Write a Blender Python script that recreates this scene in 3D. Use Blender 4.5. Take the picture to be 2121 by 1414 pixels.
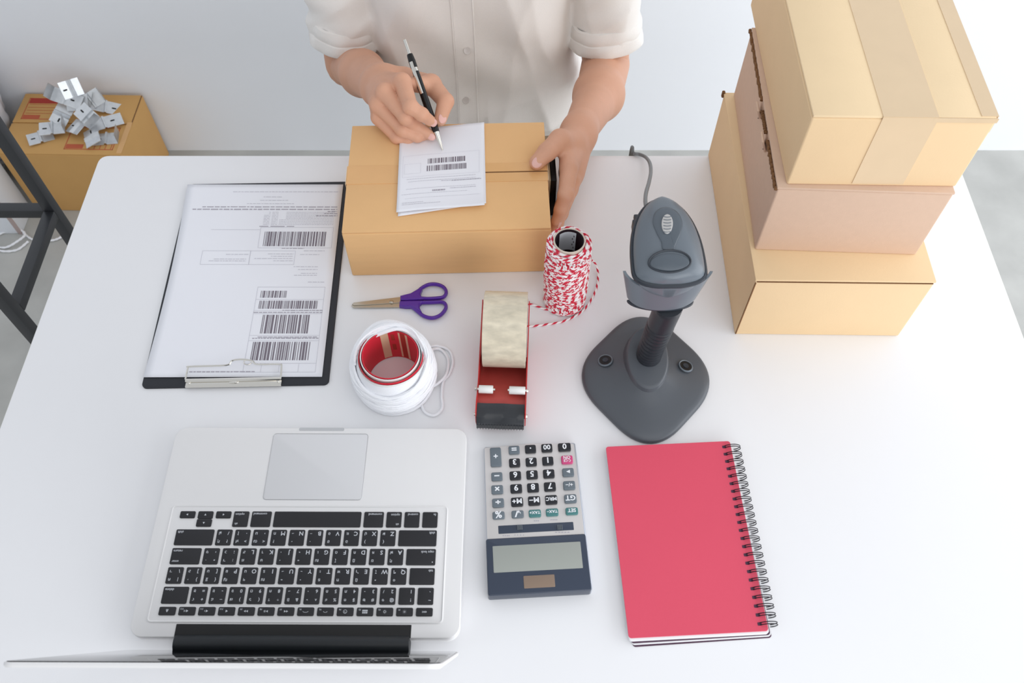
import bpy, bmesh, math, random
import numpy as np
from mathutils import Vector, Matrix, Euler
from mathutils.bvhtree import BVHTree
PI = math.pi
rnd = random.Random(7)
for o in list(bpy.data.objects): bpy.data.objects.remove(o)
SC = bpy.context.scene
COL = SC.collection

# ---------------------------------------------------------------- camera, world, light, exposure
TT = 0.75                      # height of the table top above the floor
CAMH = 0.88                    # camera above the table top
PITCH = math.radians(57.5)     # below the horizon
FPX = 1800.0
cam = bpy.data.cameras.new('camera'); camo = bpy.data.objects.new('camera', cam); COL.objects.link(camo)
camo.location = (0, 0, TT + CAMH); camo.rotation_euler = (PI/2 - PITCH, 0, 0)
cam.sensor_width = 36; cam.lens = FPX/2121*36; cam.clip_start = 0.02
cam.dof.use_dof = True; cam.dof.focus_distance = 1.08; cam.dof.aperture_fstop = 12
SC.camera = camo
w = bpy.data.worlds.new('world'); SC.world = w; w.use_nodes = True
bg = w.node_tree.nodes['Background']; bg.inputs[0].default_value = (0.93, 0.96, 1.0, 1); bg.inputs[1].default_value = 0.74
def area(name, loc, target, sx, sy, power, color):
    l = bpy.data.lights.new(name, 'AREA'); l.shape = 'RECTANGLE'; l.size = sx; l.size_y = sy; l.energy = power; l.color = color
    o = bpy.data.objects.new(name, l); COL.objects.link(o); o.location = loc
    o.rotation_euler = (Vector(target) - Vector(loc)).to_track_quat('-Z', 'Y').to_euler()
    return o
area('window_light', (2.7, 0.2, 1.5), (0.0, 0.4, 1.25), 2.9, 2.3, 62, (0.93, 0.96, 1.0))
area('rear_fill_light', (1.35, -2.1, 1.6), (0.1, 1.2, 1.0), 2.2, 1.6, 40, (0.95, 0.97, 1.0))  # added fill from behind the camera, no window known there
area('overhead_fill_light', (0.5, -0.3, 2.8), (0.0, 1.0, 0.75), 1.6, 1.2, 6, (1.0, 0.985, 0.96))  # weak overhead fill, no fixture known above the table
SC.view_settings.view_transform = 'Standard'; SC.view_settings.look = 'None'
SC.view_settings.gamma = 1; SC.view_settings.use_curve_mapping = False; SC.view_settings.exposure = -0.12

# ---------------------------------------------------------------- measuring: from the photograph's pixels to real places
_c, _s = math.cos(PITCH), math.sin(PITCH)
def _ray(u, v):
    dv = 707 - v
    return Vector((u - 1060.5, FPX*_c + dv*_s, -FPX*_s + dv*_c))
def P(u, v, h=0.0):            # point at height h above the table top
    d = _ray(u, v); t = (CAMH - h)/-d.z
    return Vector((d.x*t, d.y*t, TT + h))
def PY(u, v, y):               # point at depth y
    d = _ray(u, v); t = y/d.y
    return Vector((d.x*t, y, TT + CAMH + d.z*t))
def PF(u, v, z=0.0): return P(u, v, z - TT)   # z above the floor

# ---------------------------------------------------------------- mesh helpers
def srgb(r, g, b):
    f = lambda c: (c/255/12.92) if c/255 <= 0.04045 else ((c/255 + .055)/1.055)**2.4
    return (f(r), f(g), f(b), 1)
def obj(name, VF, mat, parent=None, world=False, smooth=None, mods=None, angle=35):
    V, F = VF[0], VF[1]
    uv = VF[2] if len(VF) > 2 else None
    if world and parent is not None:
        M = Matrix.Identity(4); p = parent
        while p: M = p.matrix_basis @ M; p = p.parent
        M = M.inverted(); V = [M @ Vector(v) for v in V]
    me = bpy.data.meshes.new(name); me.from_pydata([tuple(v) for v in V], [], [tuple(f) for f in F])
    for m in (mat if isinstance(mat, (list, tuple)) else [mat]): me.materials.append(m)
    if uv is not None:
        l = me.uv_layers.new(name='UVMap'); flat = [c for fuv in uv for q in fuv for c in q]
        l.data.foreach_set('uv', flat)
    if smooth is None or smooth: 
        me.polygons.foreach_set('use_smooth', [True]*len(me.polygons))
        if smooth is None: me.set_sharp_from_angle(angle=math.radians(angle))
    me.update()
    o = bpy.data.objects.new(name, me); COL.objects.link(o)
    if parent is not None: o.parent = parent
    return o
def thing(name, label, cat, loc=(0,0,0), rz=0, group=None):
    o = bpy.data.objects.new(name, None); COL.objects.link(o); o.location = loc; o.rotation_euler = (0,0,rz)
    o.empty_display_size = .02
    return tag(o, label, cat, group)
def tag(o, label, cat, group=None):
    o['label'] = label; o['category'] = cat
    if group: o['group'] = group
    return o
def struct(o): o['kind'] = 'structure'; return o
def merge(*L):
    V, F, U = [], [], []; has = all(len(x) > 2 for x in L)
    for x in L:
        n = len(V); V += list(x[0]); F += [tuple(i+n for i in f) for f in x[1]]
        if has: U += list(x[2])
    return (V, F, U) if has else (V, F)
def xf(VF, M): return ([M @ Vector(v) for v in VF[0]],) + tuple(VF[1:])
def tr(x, y, z): return Matrix.Translation((x, y, z))
def rot(a, ax): return Matrix.Rotation(a, 4, ax)
def box(c, s, bev=0.0, seg=2):
    bm = bmesh.new(); bmesh.ops.create_cube(bm, size=1)
    for v in bm.verts: v.co = Vector((v.co.x*s[0], v.co.y*s[1], v.co.z*s[2]))
    if bev > 0: bmesh.ops.bevel(bm, geom=bm.edges[:], offset=bev, segments=seg, affect='EDGES', profile=.5)
    V = [v.co + Vector(c) for v in bm.verts]; bm.verts.index_update()
    F = [tuple(v.index for v in f.verts) for f in bm.faces]; bm.free()
    return V, F
def rrect(w, h, r, n=6, cx=0, cy=0):
    pts = []
    for k, (sx, sy) in enumerate(((1,1),(-1,1),(-1,-1),(1,-1))):
        for i in range(n+1):
            a = (k + i/n)*PI/2
            pts.append((cx + sx*(w/2-r) + r*math.cos(a), cy + sy*(h/2-r) + r*math.sin(a)))
    return pts
def area2(p): return sum(p[i][0]*p[(i+1)%len(p)][1]-p[(i+1)%len(p)][0]*p[i][1] for i in range(len(p)))/2
def inset(p, d):
    n = len(p); out = []
    for i in range(n):
        a, b, c = Vector(p[i-1][:2]), Vector(p[i][:2]), Vector(p[(i+1)%n][:2])
        e1 = (b-a); e2 = (c-b)
        if e1.length < 1e-9: e1 = e2
        if e2.length < 1e-9: e2 = e1
        e1.normalize(); e2.normalize()
        nn = Vector((-(e1.y+e2.y), e1.x+e2.x)); 
        if nn.length < 1e-6: nn = Vector((-e1.y, e1.x))
        nn.normalize(); k = max(.5, nn.dot(Vector((-e1.y, e1.x))))
        q = b + nn*(d/k); out.append((q.x, q.y))
    return out
def prism(poly, z0, z1, bev=0.0, bot=0.0, seg=3):
    if area2(poly) < 0: poly = poly[::-1]
    rings = []
    if bot > 0: rings += [[(x,y,z0) for x,y in inset(poly, bot)], [(x,y,z0+bot) for x,y in poly]]
    else: rings.append([(x,y,z0) for x,y in poly])
    if bev > 0:
        for k in range(seg+1):
            a = k/seg*PI/2
            rings.append([(x,y,z1-bev+bev*math.sin(a)) for x,y in inset(poly, bev*(1-math.cos(a)))])
    else: rings.append([(x,y,z1) for x,y in poly])
    return loft(rings)
def loft(rings, cap0=True, cap1=True, closed=True):
    n = len(rings[0]); V = [Vector(v) for r in rings for v in r]; F = []
    for k in range(len(rings)-1):
        for i in range(n if closed else n-1):
            j = (i+1) % n; F.append((k*n+i, k*n+j, (k+1)*n+j, (k+1)*n+i))
    if cap0: F.append(tuple(range(n-1, -1, -1)))
    if cap1: F.append(tuple((len(rings)-1)*n+i for i in range(n)))
    return V, F
def lathe(prof, n=40, cap0=False, cap1=False):
    return loft([[(r*math.cos(2*PI*i/n), r*math.sin(2*PI*i/n), z) for i in range(n)] for r, z in prof], cap0, cap1)
def tube(path, r, n=8, closed=False, flat=1.0, cap=True):
    path = [Vector(p) for p in path]; m = len(path); rings = []
    rr = r if isinstance(r, (list, tuple)) else [r]*m
    T = []
    for i in range(m):
        a = path[(i-1) % m] if (closed or i > 0) else path[i]; b = path[(i+1) % m] if (closed or i < m-1) else path[i]
        t = b-a; T.append(t.normalized() if t.length > 1e-9 else Vector((0,0,1)))
    up = Vector((0,0,1)) if abs(T[0].z) < .9 else Vector((1,0,0))
    N = (up - T[0]*up.dot(T[0])).normalized(); L = 0; Ls = []
    for i in range(m):
        if i:
            N = N - T[i]*N.dot(T[i]); N.normalize(); L += (path[i]-path[i-1]).length
        if flat != 1.0:
            N = Vector((0,0,1)) - T[i]*T[i].z; N.normalize()
        B = T[i].cross(N); Ls.append(L)
        rings.append([path[i] + (N*math.cos(2*PI*k/n)*flat + B*math.sin(2*PI*k/n))*rr[i] for k in range(n)])
    V = [v for q in rings for v in q]; F = []; U = []
    M = m if closed else m-1
    for i in range(M):
        j = (i+1) % m; l1 = Ls[j] if j > i else L + (path[0]-path[-1]).length
        for k in range(n):
            k2 = (k+1) % n
            F.append((i*n+k, i*n+k2, j*n+k2, j*n+k)); a, b = k/n, (k+1)/n
            U.append(((Ls[i],a),(Ls[i],b),(l1,b),(l1,a)))
    if cap and not closed:
        F.append(tuple(range(n-1,-1,-1))); U.append(((0,0),)*n)
        F.append(tuple((m-1)*n+k for k in range(n))); U.append(((0,0),)*n)
    return V, F, U
def smoothpath(pts, n=8, closed=False):      # Catmull-Rom
    pts = [Vector(p) for p in pts]; out = []; m = len(pts)
    for i in range(m if closed else m-1):
        g = lambda j: pts[j % m] if closed else pts[max(0, min(m-1, j))]
        p0, p1, p2, p3 = g(i-1), g(i), g(i+1), g(i+2)
        for k in range(n):
            t = k/n
            out.append(.5*((2*p1)+(p2-p0)*t+(2*p0-5*p1+4*p2-p3)*t*t+(3*p1-p0-3*p2+p3)*t**3))
    if not closed: out.append(pts[-1])
    return out
def grid(nx, ny, fn):
    V = [Vector(fn(i/nx, j/ny)) for j in range(ny+1) for i in range(nx+1)]
    F = [(j*(nx+1)+i, j*(nx+1)+i+1, (j+1)*(nx+1)+i+1, (j+1)*(nx+1)+i) for j in range(ny) for i in range(nx)]
    return V, F
def solid(VF, t):                            # thicken an open sheet downwards by t
    V, F = VF[0], VF[1]; n = len(V); from_ = {}
    for f in F:
        for a, b in zip(f, f[1:]+f[:1]): from_[(a,b)] = 1
    W = list(V) + [Vector(v) - Vector((0,0,t)) for v in V]
    G = list(F) + [tuple(i+n for i in reversed(f)) for f in F]
    for (a, b) in from_:
        if (b, a) not in from_: G.append((b, a, a+n, b+n))
    return W, G
def ell(c, s, n=16, m=10, M=None):
    V = [Vector((0,0,-1))]; F = []
    for j in range(1, m):
        a = -PI/2 + PI*j/m
        V += [Vector((math.cos(a)*math.cos(2*PI*i/n), math.cos(a)*math.sin(2*PI*i/n), math.sin(a))) for i in range(n)]
    V.append(Vector((0,0,1)))
    for i in range(n):
        F.append((0, 1+(i+1)%n, 1+i)); F.append((len(V)-1, 1+(m-2)*n+i, 1+(m-2)*n+(i+1)%n))
    for j in range(m-2):
        for i in range(n): F.append((1+j*n+i, 1+j*n+(i+1)%n, 1+(j+1)*n+(i+1)%n, 1+(j+1)*n+i))
    V = [Vector((v.x*s[0], v.y*s[1], v.z*s[2])) for v in V]
    if M is not None: V = [M @ v for v in V]
    return [v + Vector(c) for v in V], F
_gl = {}
def text(s, size, thick=0.0):                # flat letters as faces, centred on the origin
    k = (s, thick)
    if k not in _gl:
        cu = bpy.data.curves.new('t', 'FONT'); cu.body = s; cu.offset = thick; cu.resolution_u = 2
        o = bpy.data.objects.new('t', cu); me = bpy.data.meshes.new_from_object(o)
        V = [v.co.copy() for v in me.vertices]; F = [tuple(p.vertices) for p in me.polygons]
        bpy.data.objects.remove(o); bpy.data.curves.remove(cu); bpy.data.meshes.remove(me)
        if V:
            cx = (min(v.x for v in V)+max(v.x for v in V))/2; cy = (min(v.y for v in V)+max(v.y for v in V))/2
            V = [Vector((v.x-cx, v.y-cy, 0)) for v in V]
        _gl[k] = (V, F)
    V, F = _gl[k]
    return [v*size for v in V], list(F)

# ---------------------------------------------------------------- materials
def mat(name, col, rough=.6, metal=0.0, spec=.5, noise=0.0, nscale=40, bump=0.0, bscale=200, sss=0.0, trans=0.0, ior=1.45, coat=0.0, alpha=1.0, streak=None, sheen=0.0):
    m = bpy.data.materials.new(name); m.use_nodes = True; nt = m.node_tree; b = nt.nodes['Principled BSDF']
    c = srgb(*col); b.inputs['Base Color'].default_value = c; b.inputs['Roughness'].default_value = rough
    b.inputs['Metallic'].default_value = metal; b.inputs['Specular IOR Level'].default_value = spec; b.inputs['IOR'].default_value = ior
    b.inputs['Transmission Weight'].default_value = trans; b.inputs['Coat Weight'].default_value = coat; b.inputs['Alpha'].default_value = alpha
    b.inputs['Sheen Weight'].default_value = sheen
    if sss: b.inputs['Subsurface Weight'].default_value = sss; b.inputs['Subsurface Radius'].default_value = (.012,.005,.003); b.inputs['Subsurface Scale'].default_value = .6
    tc = nt.nodes.new('ShaderNodeTexCoord')
    def nz(scale, detail, vec=None):
        n = nt.nodes.new('ShaderNodeTexNoise'); n.inputs['Scale'].default_value = scale; n.inputs['Detail'].default_value = detail
        nt.links.new(vec or tc.outputs['Object'], n.inputs['Vector']); return n
    if noise:
        vec = None
        if streak:
            mp = nt.nodes.new('ShaderNodeMapping'); mp.inputs['Scale'].default_value = streak; nt.links.new(tc.outputs['Object'], mp.inputs['Vector']); vec = mp.outputs[0]
        n = nz(nscale, 5, vec); mx = nt.nodes.new('ShaderNodeMix'); mx.data_type = 'RGBA'
        mx.inputs['A'].default_value = tuple(x*(1-noise) for x in c[:3])+(1,); mx.inputs['B'].default_value = tuple(min(1, x*(1+noise)) for x in c[:3])+(1,)
        nt.links.new(n.outputs['Fac'], mx.inputs['Factor']); nt.links.new(mx.outputs['Result'], b.inputs['Base Color'])
    if bump:
        n = nz(bscale, 3); bp = nt.nodes.new('ShaderNodeBump'); bp.inputs['Strength'].default_value = bump; bp.inputs['Distance'].default_value = .001
        nt.links.new(n.outputs['Fac'], bp.inputs['Height']); nt.links.new(bp.outputs[0], b.inputs['Normal'])
    return m
def stripe(name, ca, cb, period, k=1.0, rough=.7):   # twisted two-colour twine, from the tube's own coordinates
    m = mat(name, ca, rough); nt = m.node_tree; b = nt.nodes['Principled BSDF']
    uv = nt.nodes.new('ShaderNodeUVMap'); sp = nt.nodes.new('ShaderNodeSeparateXYZ'); nt.links.new(uv.outputs[0], sp.inputs[0])
    a = nt.nodes.new('ShaderNodeMath'); a.operation = 'MULTIPLY_ADD'; a.inputs[1].default_value = 1/period; nt.links.new(sp.outputs[0], a.inputs[0])
    s2 = nt.nodes.new('ShaderNodeMath'); s2.operation = 'MULTIPLY'; s2.inputs[1].default_value = k; nt.links.new(sp.outputs[1], s2.inputs[0]); nt.links.new(s2.outputs[0], a.inputs[2])
    f = nt.nodes.new('ShaderNodeMath'); f.operation = 'FRACT'; nt.links.new(a.outputs[0], f.inputs[0])
    g = nt.nodes.new('ShaderNodeMath'); g.operation = 'GREATER_THAN'; g.inputs[1].default_value = .55; nt.links.new(f.outputs[0], g.inputs[0])
    mx = nt.nodes.new('ShaderNodeMix'); mx.data_type = 'RGBA'; mx.inputs['A'].default_value = srgb(*ca); mx.inputs['B'].default_value = srgb(*cb)
    nt.links.new(g.outputs[0], mx.inputs['Factor']); nt.links.new(mx.outputs['Result'], b.inputs['Base Color'])
    return m
M = {}
M['wall'] = mat('wall_paint', (243,245,249), .85, noise=.012, nscale=2.5, bump=.05, bscale=60)
M['concrete'] = mat('concrete', (184,184,180), .6, noise=.34, nscale=7, bump=.25, bscale=35)
M['laminate'] = mat('white_laminate', (236,236,238), .34, spec=.4, noise=.006, nscale=30)
M['edge'] = mat('edge_band', (214,214,196), .5)
M['blacksteel'] = mat('black_steel', (34,36,41), .45, spec=.9, noise=.08, nscale=60)
M['whitesteel'] = mat('white_steel', (215,216,218), .45)
M['card'] = mat('kraft_card', (230,184,130), .8, noise=.04, nscale=26, bump=.12, bscale=500, streak=(1,1,6))
M['cardlight'] = mat('kraft_card_light', (232,202,160), .8, noise=.035, nscale=22, bump=.12, bscale=500)
M['cardtop'] = mat('kraft_card_pale', (236,210,170), .78, noise=.045, nscale=18, bump=.12, bscale=500)
M['cardpink'] = mat('kraft_card_pinkish', (210,180,157), .82, noise=.04, nscale=120, bump=.12, bscale=600)
M['cardold'] = mat('kraft_card_old', (206,160,98), .8, noise=.05, nscale=14, bump=.12, bscale=500)
M['flute'] = mat('card_flute', (120,84,52), .9, noise=.2, nscale=300)
M['tape'] = mat('packing_tape', (224,176,120), .25, spec=.5, noise=.03, nscale=50)
M['tapepale'] = mat('packing_tape_pale', (222,196,160), .25, spec=.5, noise=.05, nscale=30)
M['paper'] = mat('paper', (236,237,243), .75, noise=.008, nscale=30)
M['ink'] = mat('print_ink', (122,114,124), .7)
M['inkmid'] = mat('print_ink_mid', (172,168,178), .7)
M['inklight'] = mat('print_ink_light', (204,203,212), .7)
M['redprint'] = mat('red_print', (190,96,66), .8)
M['redprintdark'] = mat('red_print_dark', (172,58,48), .8)
M['blackboard'] = mat('clipboard_vinyl', (38,40,46), .5, bump=.1, bscale=800)
M['chrome'] = mat('chrome', (225,222,215), .14, metal=1)
M['zinc'] = mat('zinc_plate', (226,229,232), .35, metal=.6, noise=.15, nscale=90)
M['alu'] = mat('aluminium', (230,229,229), .45, metal=.04, spec=.5, noise=.008, nscale=60)
M['aludark'] = mat('aluminium_edge', (196,197,199), .4, metal=.4)
M['pad'] = mat('trackpad_glass', (216,216,218), .3, metal=.05)
M['key'] = mat('key_plastic', (34,34,38), .42, bump=.05, bscale=1500)
M['legend'] = mat('key_legend', (205,208,214), .6)
M['hinge'] = mat('hinge_plastic', (30,34,38), .45, noise=.1, nscale=200)
M['glass'] = mat('screen_glass', (12,12,14), .04, spec=.6)
M['rubber'] = mat('rubber', (28,28,30), .7)
M['calcbody'] = mat('calculator_silver', (214,210,208), .32, metal=.45)
M['calcside'] = mat('calculator_side', (186,192,202), .3, metal=.6)
M['calcnavy'] = mat('calculator_navy', (50,60,78), .25, spec=.5, coat=.3)
M['lcd'] = mat('lcd', (160,164,158), .25)
M['solar'] = mat('solar_cell', (140,120,104), .3)
M['keyblack'] = mat('key_black', (32,34,40), .35)
M['keygrey'] = mat('key_grey', (104,114,122), .4)
M['keyteal'] = mat('key_teal', (70,124,124), .4)
M['keypink'] = mat('key_pink', (205,72,126), .4)
M['keywhite'] = mat('key_white_print', (238,240,244), .5)
M['redcover'] = mat('red_cover', (220,78,102), .55, noise=.03, nscale=12, bump=.1, bscale=700)
M['pages'] = mat('page_block', (238,238,240), .8, noise=.03, nscale=900, streak=(.02,.02,1))
M['plum'] = mat('plum_card', (74,44,66), .6)
M['wire'] = mat('black_wire', (30,26,34), .3, metal=.5)
M['purple'] = mat('purple_plastic', (84,38,150), .28, spec=.5, coat=.2)
M['steel'] = mat('scissor_steel', (190,182,168), .28, metal=.9)
M['redpaint'] = mat('red_metal_paint', (190,46,46), .35, spec=.5, noise=.1, nscale=70)
M['redfloor'] = mat('red_metal_worn', (182,72,66), .4, noise=.18, nscale=60)
M['tapereel'] = mat('clear_tape_roll', (212,202,180), .25, spec=.5, noise=.4, nscale=60, streak=(1,2.2,2.2), coat=.3)
M['core'] = mat('card_core', (212,200,186), .8)
M['whiteplastic'] = mat('white_plastic', (232,232,230), .4)
M['blackglossy'] = mat('black_glossy', (50,52,56), .22, noise=.15, nscale=60)
M['redcore'] = mat('red_core', (214,38,58), .5, noise=.05, nscale=30)
M['whitecord'] = mat('white_cord', (242,243,247), .85, bump=.35, bscale=900)
M['twine'] = stripe('red_white_twine', (242,236,236), (206,32,62), .0115, 1.0)
M['twinecoat'] = mat('twine_under', (226,160,168), .8, noise=.3, nscale=300)
M['darkcore'] = mat('dark_core', (44,26,34), .5)
M['scan'] = mat('scanner_plastic', (104,112,120), .3, spec=.5, bump=.03, bscale=1500)
M['scandark'] = mat('scanner_dark', (46,52,60), .4)
M['scaninset'] = mat('scanner_inset', (84,92,100), .32)
M['scanlens'] = mat('scanner_light_cover', (190,188,186), .4)
M['stand'] = mat('stand_plastic', (82,86,92), .34, spec=.5, bump=.06, bscale=1500)
M['neck'] = mat('neck_plastic', (40,44,50), .4)
M['hole'] = mat('dark_hole', (12,12,14), .5)
M['cable'] = mat('grey_cable', (120,124,126), .45)
M['skin'] = mat('skin', (212,160,132), .5, sss=.05, noise=.07, nscale=45, bump=.22, bscale=420)
M['nail'] = mat('nail', (226,178,168), .3, sss=.1)
M['shirt'] = mat('linen_shirt', (236,232,228), .9, noise=.02, nscale=400, bump=.25, bscale=900, sheen=.2)
M['button'] = mat('shirt_button', (206,200,196), .3)
M['trousers'] = mat('beige_trousers', (150,132,110), .9, noise=.05, nscale=200)
M['hair'] = mat('black_hair', (24,20,18), .5)
M['eye'] = mat('eye', (40,28,22), .2)
M['penblack'] = mat('pen_black', (18,18,20), .3)
M['bag'] = mat('white_poly_bag', (226,230,236), .4, noise=.03, nscale=10, bump=.6, bscale=12)
M['bagprint'] = mat('bag_print', (150,156,176), .5)
M['board'] = mat('white_board', (224,228,234), .5)
M['boardedge'] = mat('pinkish_board_edge', (178,160,156), .7)
M['barchrome'] = M['chrome']

# ---------------------------------------------------------------- the room
def slab(name, a, b, m, bev=0): 
    c = [(a[i]+b[i])/2 for i in range(3)]; s = [b[i]-a[i] for i in range(3)]
    return obj(name, box(c, s, bev), m)
WY = PF(300, 311).y            # the back wall meets the floor here
struct(slab('floor', (-3.2,-2.2,-.05), (3.2,WY+.1,0), M['concrete']))
struct(slab('wall_back', (-3.2,WY,0), (3.2,WY+.1,2.9), M['wall']))
struct(slab('wall_left', (-3.3,-2.2,0), (-3.2,WY+.1,2.9), M['wall']))

# ---------------------------------------------------------------- the table
bl = P(207,323); br = P(1979,321); fl = P(0,885); 
lx = lambda y: bl.x + (fl.x-bl.x)*(y-bl.y)/(fl.y-bl.y)
rp = P(2121,700); rx = lambda y: br.x + (rp.x-br.x)*(y-br.y)/(rp.y-br.y)
BY = (bl.y+br.y)/2
FY = .085
tb = thing('work_table', 'large white laminate work table in front of the seated person', 'table', (0,.48,0))
def rq(pts, r, n=6):           # rounded corners on a quad
    out = []; m = len(pts)
    for i in range(m):
        a, b, c = Vector(pts[i-1]), Vector(pts[i]), Vector(pts[(i+1)%m])
        p = b+(a-b).normalized()*r; q = b+(c-b).normalized()*r
        for k in range(n+1):
            t = k/n; out.append(tuple((1-t)**2*p+2*t*(1-t)*b+t*t*q))
    return out
poly = rq([(lx(FY),FY),(rx(FY),FY),(rx(BY),BY),(lx(BY),BY)], .014)
obj('table_top', prism(poly, TT-.0235, TT, .0012), M['laminate'], tb, world=True)
obj('edge_band', prism(inset(poly,-.0006), TT-.0245, TT-.0015, 0), M['edge'], tb, world=True)
for x, y in ((lx(FY)+.07,FY+.06),(rx(FY)-.07,FY+.06),(lx(BY)+.07,BY-.06),(rx(BY)-.07,BY-.06)):
    obj('leg', box((x,y,(TT-.025)/2),(.05,.05,TT-.025),.003), M['whitesteel'], tb, world=True)
for y in (BY-.06, FY+.06): obj('apron', box(((lx(.4)+rx(.4))/2,y,TT-.05),(rx(.4)-lx(.4)-.19,.025,.05)), M['whitesteel'], tb, world=True)

# ---------------------------------------------------------------- cartons
def fr(pts):                   # frame of a rectangle given front-left, front-right, back-right, back-left
    FL, FR, BR, BL = [Vector(p).xy for p in pts]
    ex = ((FR-FL)+(BR-BL)).normalized(); ey = ((BL-FL)+(BR-FR)).normalized()
    a1 = math.atan2(ex.y, ex.x); a2 = math.atan2(-ey.x, ey.y); a = (a1+a2)/2
    c = (FL+FR+BR+BL)/4
    return c, a, ((FR-FL).length+(BR-BL).length)/2, ((BL-FL).length+(BR-FR).length)/2
def carton(name, label, c, a, w, d, h, z0, mbody, mflap=None, cat='box', seam='x', gap=.0016, th=.003):
    t = thing(name, label, cat, (c.x, c.y, z0), a); mflap = mflap or mbody
    obj('body', box((0,0,(h-th)/2),(w,d,h-th),.0022,3), mbody, t)
    g = gap/2
    if seam == 'x':
        for s in (-1,1): obj('flap', box((0,s*(d/4+g/2-.0004),h-th/2),(w-.0008,d/2-g-.0008,th),.001,2), mflap, t)
    elif seam == 'y':
        for s in (-1,1): obj('flap', box((s*(w/4+g/2-.0004),0,h-th/2),(w/2-g-.0008,d-.0008,th),.001,2), mflap, t)
    else: obj('lid', box((0,0,h-th/2),(w+.001,d+.001,th),.001,2), mflap, t)
    return t
# the stack on the right
h1 = (PY(1565,578,P(1522,693).y).z + PY(1938,583,P(1862,695).y).z)/2 - TT
b1 = [P(1522,693),P(1862,695),P(1862,695),P(1465,322)]
q = P(1503,190,h1); c0 = (P(1522,693)+P(1565,578,h1))/2; c1 = (P(1862,695)+P(1938,583,h1))/2; dep = ((P(1465,322)+q)/2-c0).length
dirl = (((P(1465,322)+q)/2)-c0).normalized(); dirl.z = 0; dirl.normalize()
def stackbox(f0, f1, bk, h0, hh):
    f0 = f0.copy(); f1 = f1.copy(); ex = (f1-f0).xy; w_ = ex.length; ey = (bk-f0).xy
    a = (math.atan2(ex.y, ex.x) + math.atan2(-ey.x, ey.y))/2; d_ = ey.length
    c = f0.xy + Vector((math.cos(a), math.sin(a)))*w_/2 + Vector((-math.sin(a), math.cos(a)))*d_/2
    return c, a, w_, d_
c, a, w_, d_ = stackbox(c0, c1, (P(1465,322)+q)/2, 0, h1)
B1 = carton('shipping_box', 'largest pale kraft carton lying on the table at the bottom of the stack of three', c, a, w_, d_, h1, TT, M['cardlight'], seam='lid')
obj('torn_corner', box((-w_/2-.0005,d_/2+.0005,h1-.003),(.004,.005,.009),.0012), M['flute'], B1)
obj('edge_gap', merge(box((-w_/2+.001,-d_/2-.0002,h1/2-.002),(.0012,.0012,h1-.008)), box((0,-d_/2-.0002,h1-.0036),(w_-.004,.0016,.0010))), M['flute'], B1)
y2 = P(1557,517,h1).y
h2 = (PY(1618,388,y2).z + PY(1983,398,P(1892,528,h1).y).z)/2 - TT
c0 = (P(1557,517,h1)+P(1618,388,h2))/2; c1 = (P(1892,528,h1)+P(1983,398,h2))/2; bk = (P(1517,192,h1)+P(1563,62,h2))/2
c, a, w_, d_ = stackbox(c0, c1, bk, h1, h2)
B2 = carton('shipping_box', 'pinkish brown carton with a torn left edge, middle of the stack of three', c, a, w_, d_, h2-h1, TT+h1, M['cardpink'], seam='lid')
H2 = h2-h1
# torn edge with fluting showing along the top left
for k, (ya, yb, zz) in enumerate(((-.5,-.22,-.004),(-.17,-.03,-.006),(.02,.5,-.003))):
    pth = [(-w_/2-.0016+.0006*math.sin(i*1.7)*(i%2), d_*(ya+(yb-ya)*i/30), H2+zz+.0012*math.sin(i*2.3)) for i in range(31)]
    obj('fluted_edge', tube(pth, .0019, 6), M['flute'], B2)
for dy_, hh_ in ((-.2,.016),(-.005,.012)): obj('torn_flap', xf(box((0,0,0),(.0025,d_*.065,hh_),.0006), tr(-w_/2-.004,dy_*d_,H2-.011) @ rot(-.37,'Y')), M['cardpink'], B2)
for yy in (-.19,.0): obj('tear', xf(prism([(0,.0),(.0007,.0035),(0,.011),(-.0012,.004)], 0, .0008), tr(-w_/2-.0004,yy*d_,H2-.014) @ rot(-PI/2,'Z') @ rot(PI/2,'X') @ rot(PI,'Z')), M['hole'], B2)
y3 = P(1623,382,h2).y
h3 = (PY(1690,240,y3).z + PY(2068,245,P(1980,388,h2).y).z)/2 - TT
c0 = (P(1623,382,h2)+P(1690,240,h3))/2; c1 = (P(1980,388,h2)+P(2068,245,h3))/2
dl = (P(1632,0,h3)-P(1690,240,h3)); dl = dl.normalized()*.29; 
c, a, w_, d_ = stackbox(c0, c1, c0+dl, h2, h3)
B3 = carton('shipping_box', 'pale tan carton sealed with wide tape, topmost of the stack of three', c, a, w_, d_, h3-h2, TT+h2, M['cardlight'], M['cardtop'], seam='y')
H3 = h3-h2
tx = w_*.03
for b_ in (box((tx,0,H3+.0002),(.052,d_+.001,.0006)), box((tx,-d_/2-.0004,H3*.52),(.052,.0008,H3*.96)), box((tx,d_/2+.0004,H3*.52),(.052,.0008,H3*.96))): obj('tape', b_, M['tapepale'], B3)
for b_ in (box((w_/2-.007,0,H3+.0002),(.016,d_-.004,.0006)), box((w_/2+.0004,0,H3-.010),(.0008,d_-.004,.02)), box((w_*.33,-d_/2-.0004,H3-.003),(.06,.0009,.005))): obj('corner_tape', b_, M['tapepale'], B3)

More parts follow.
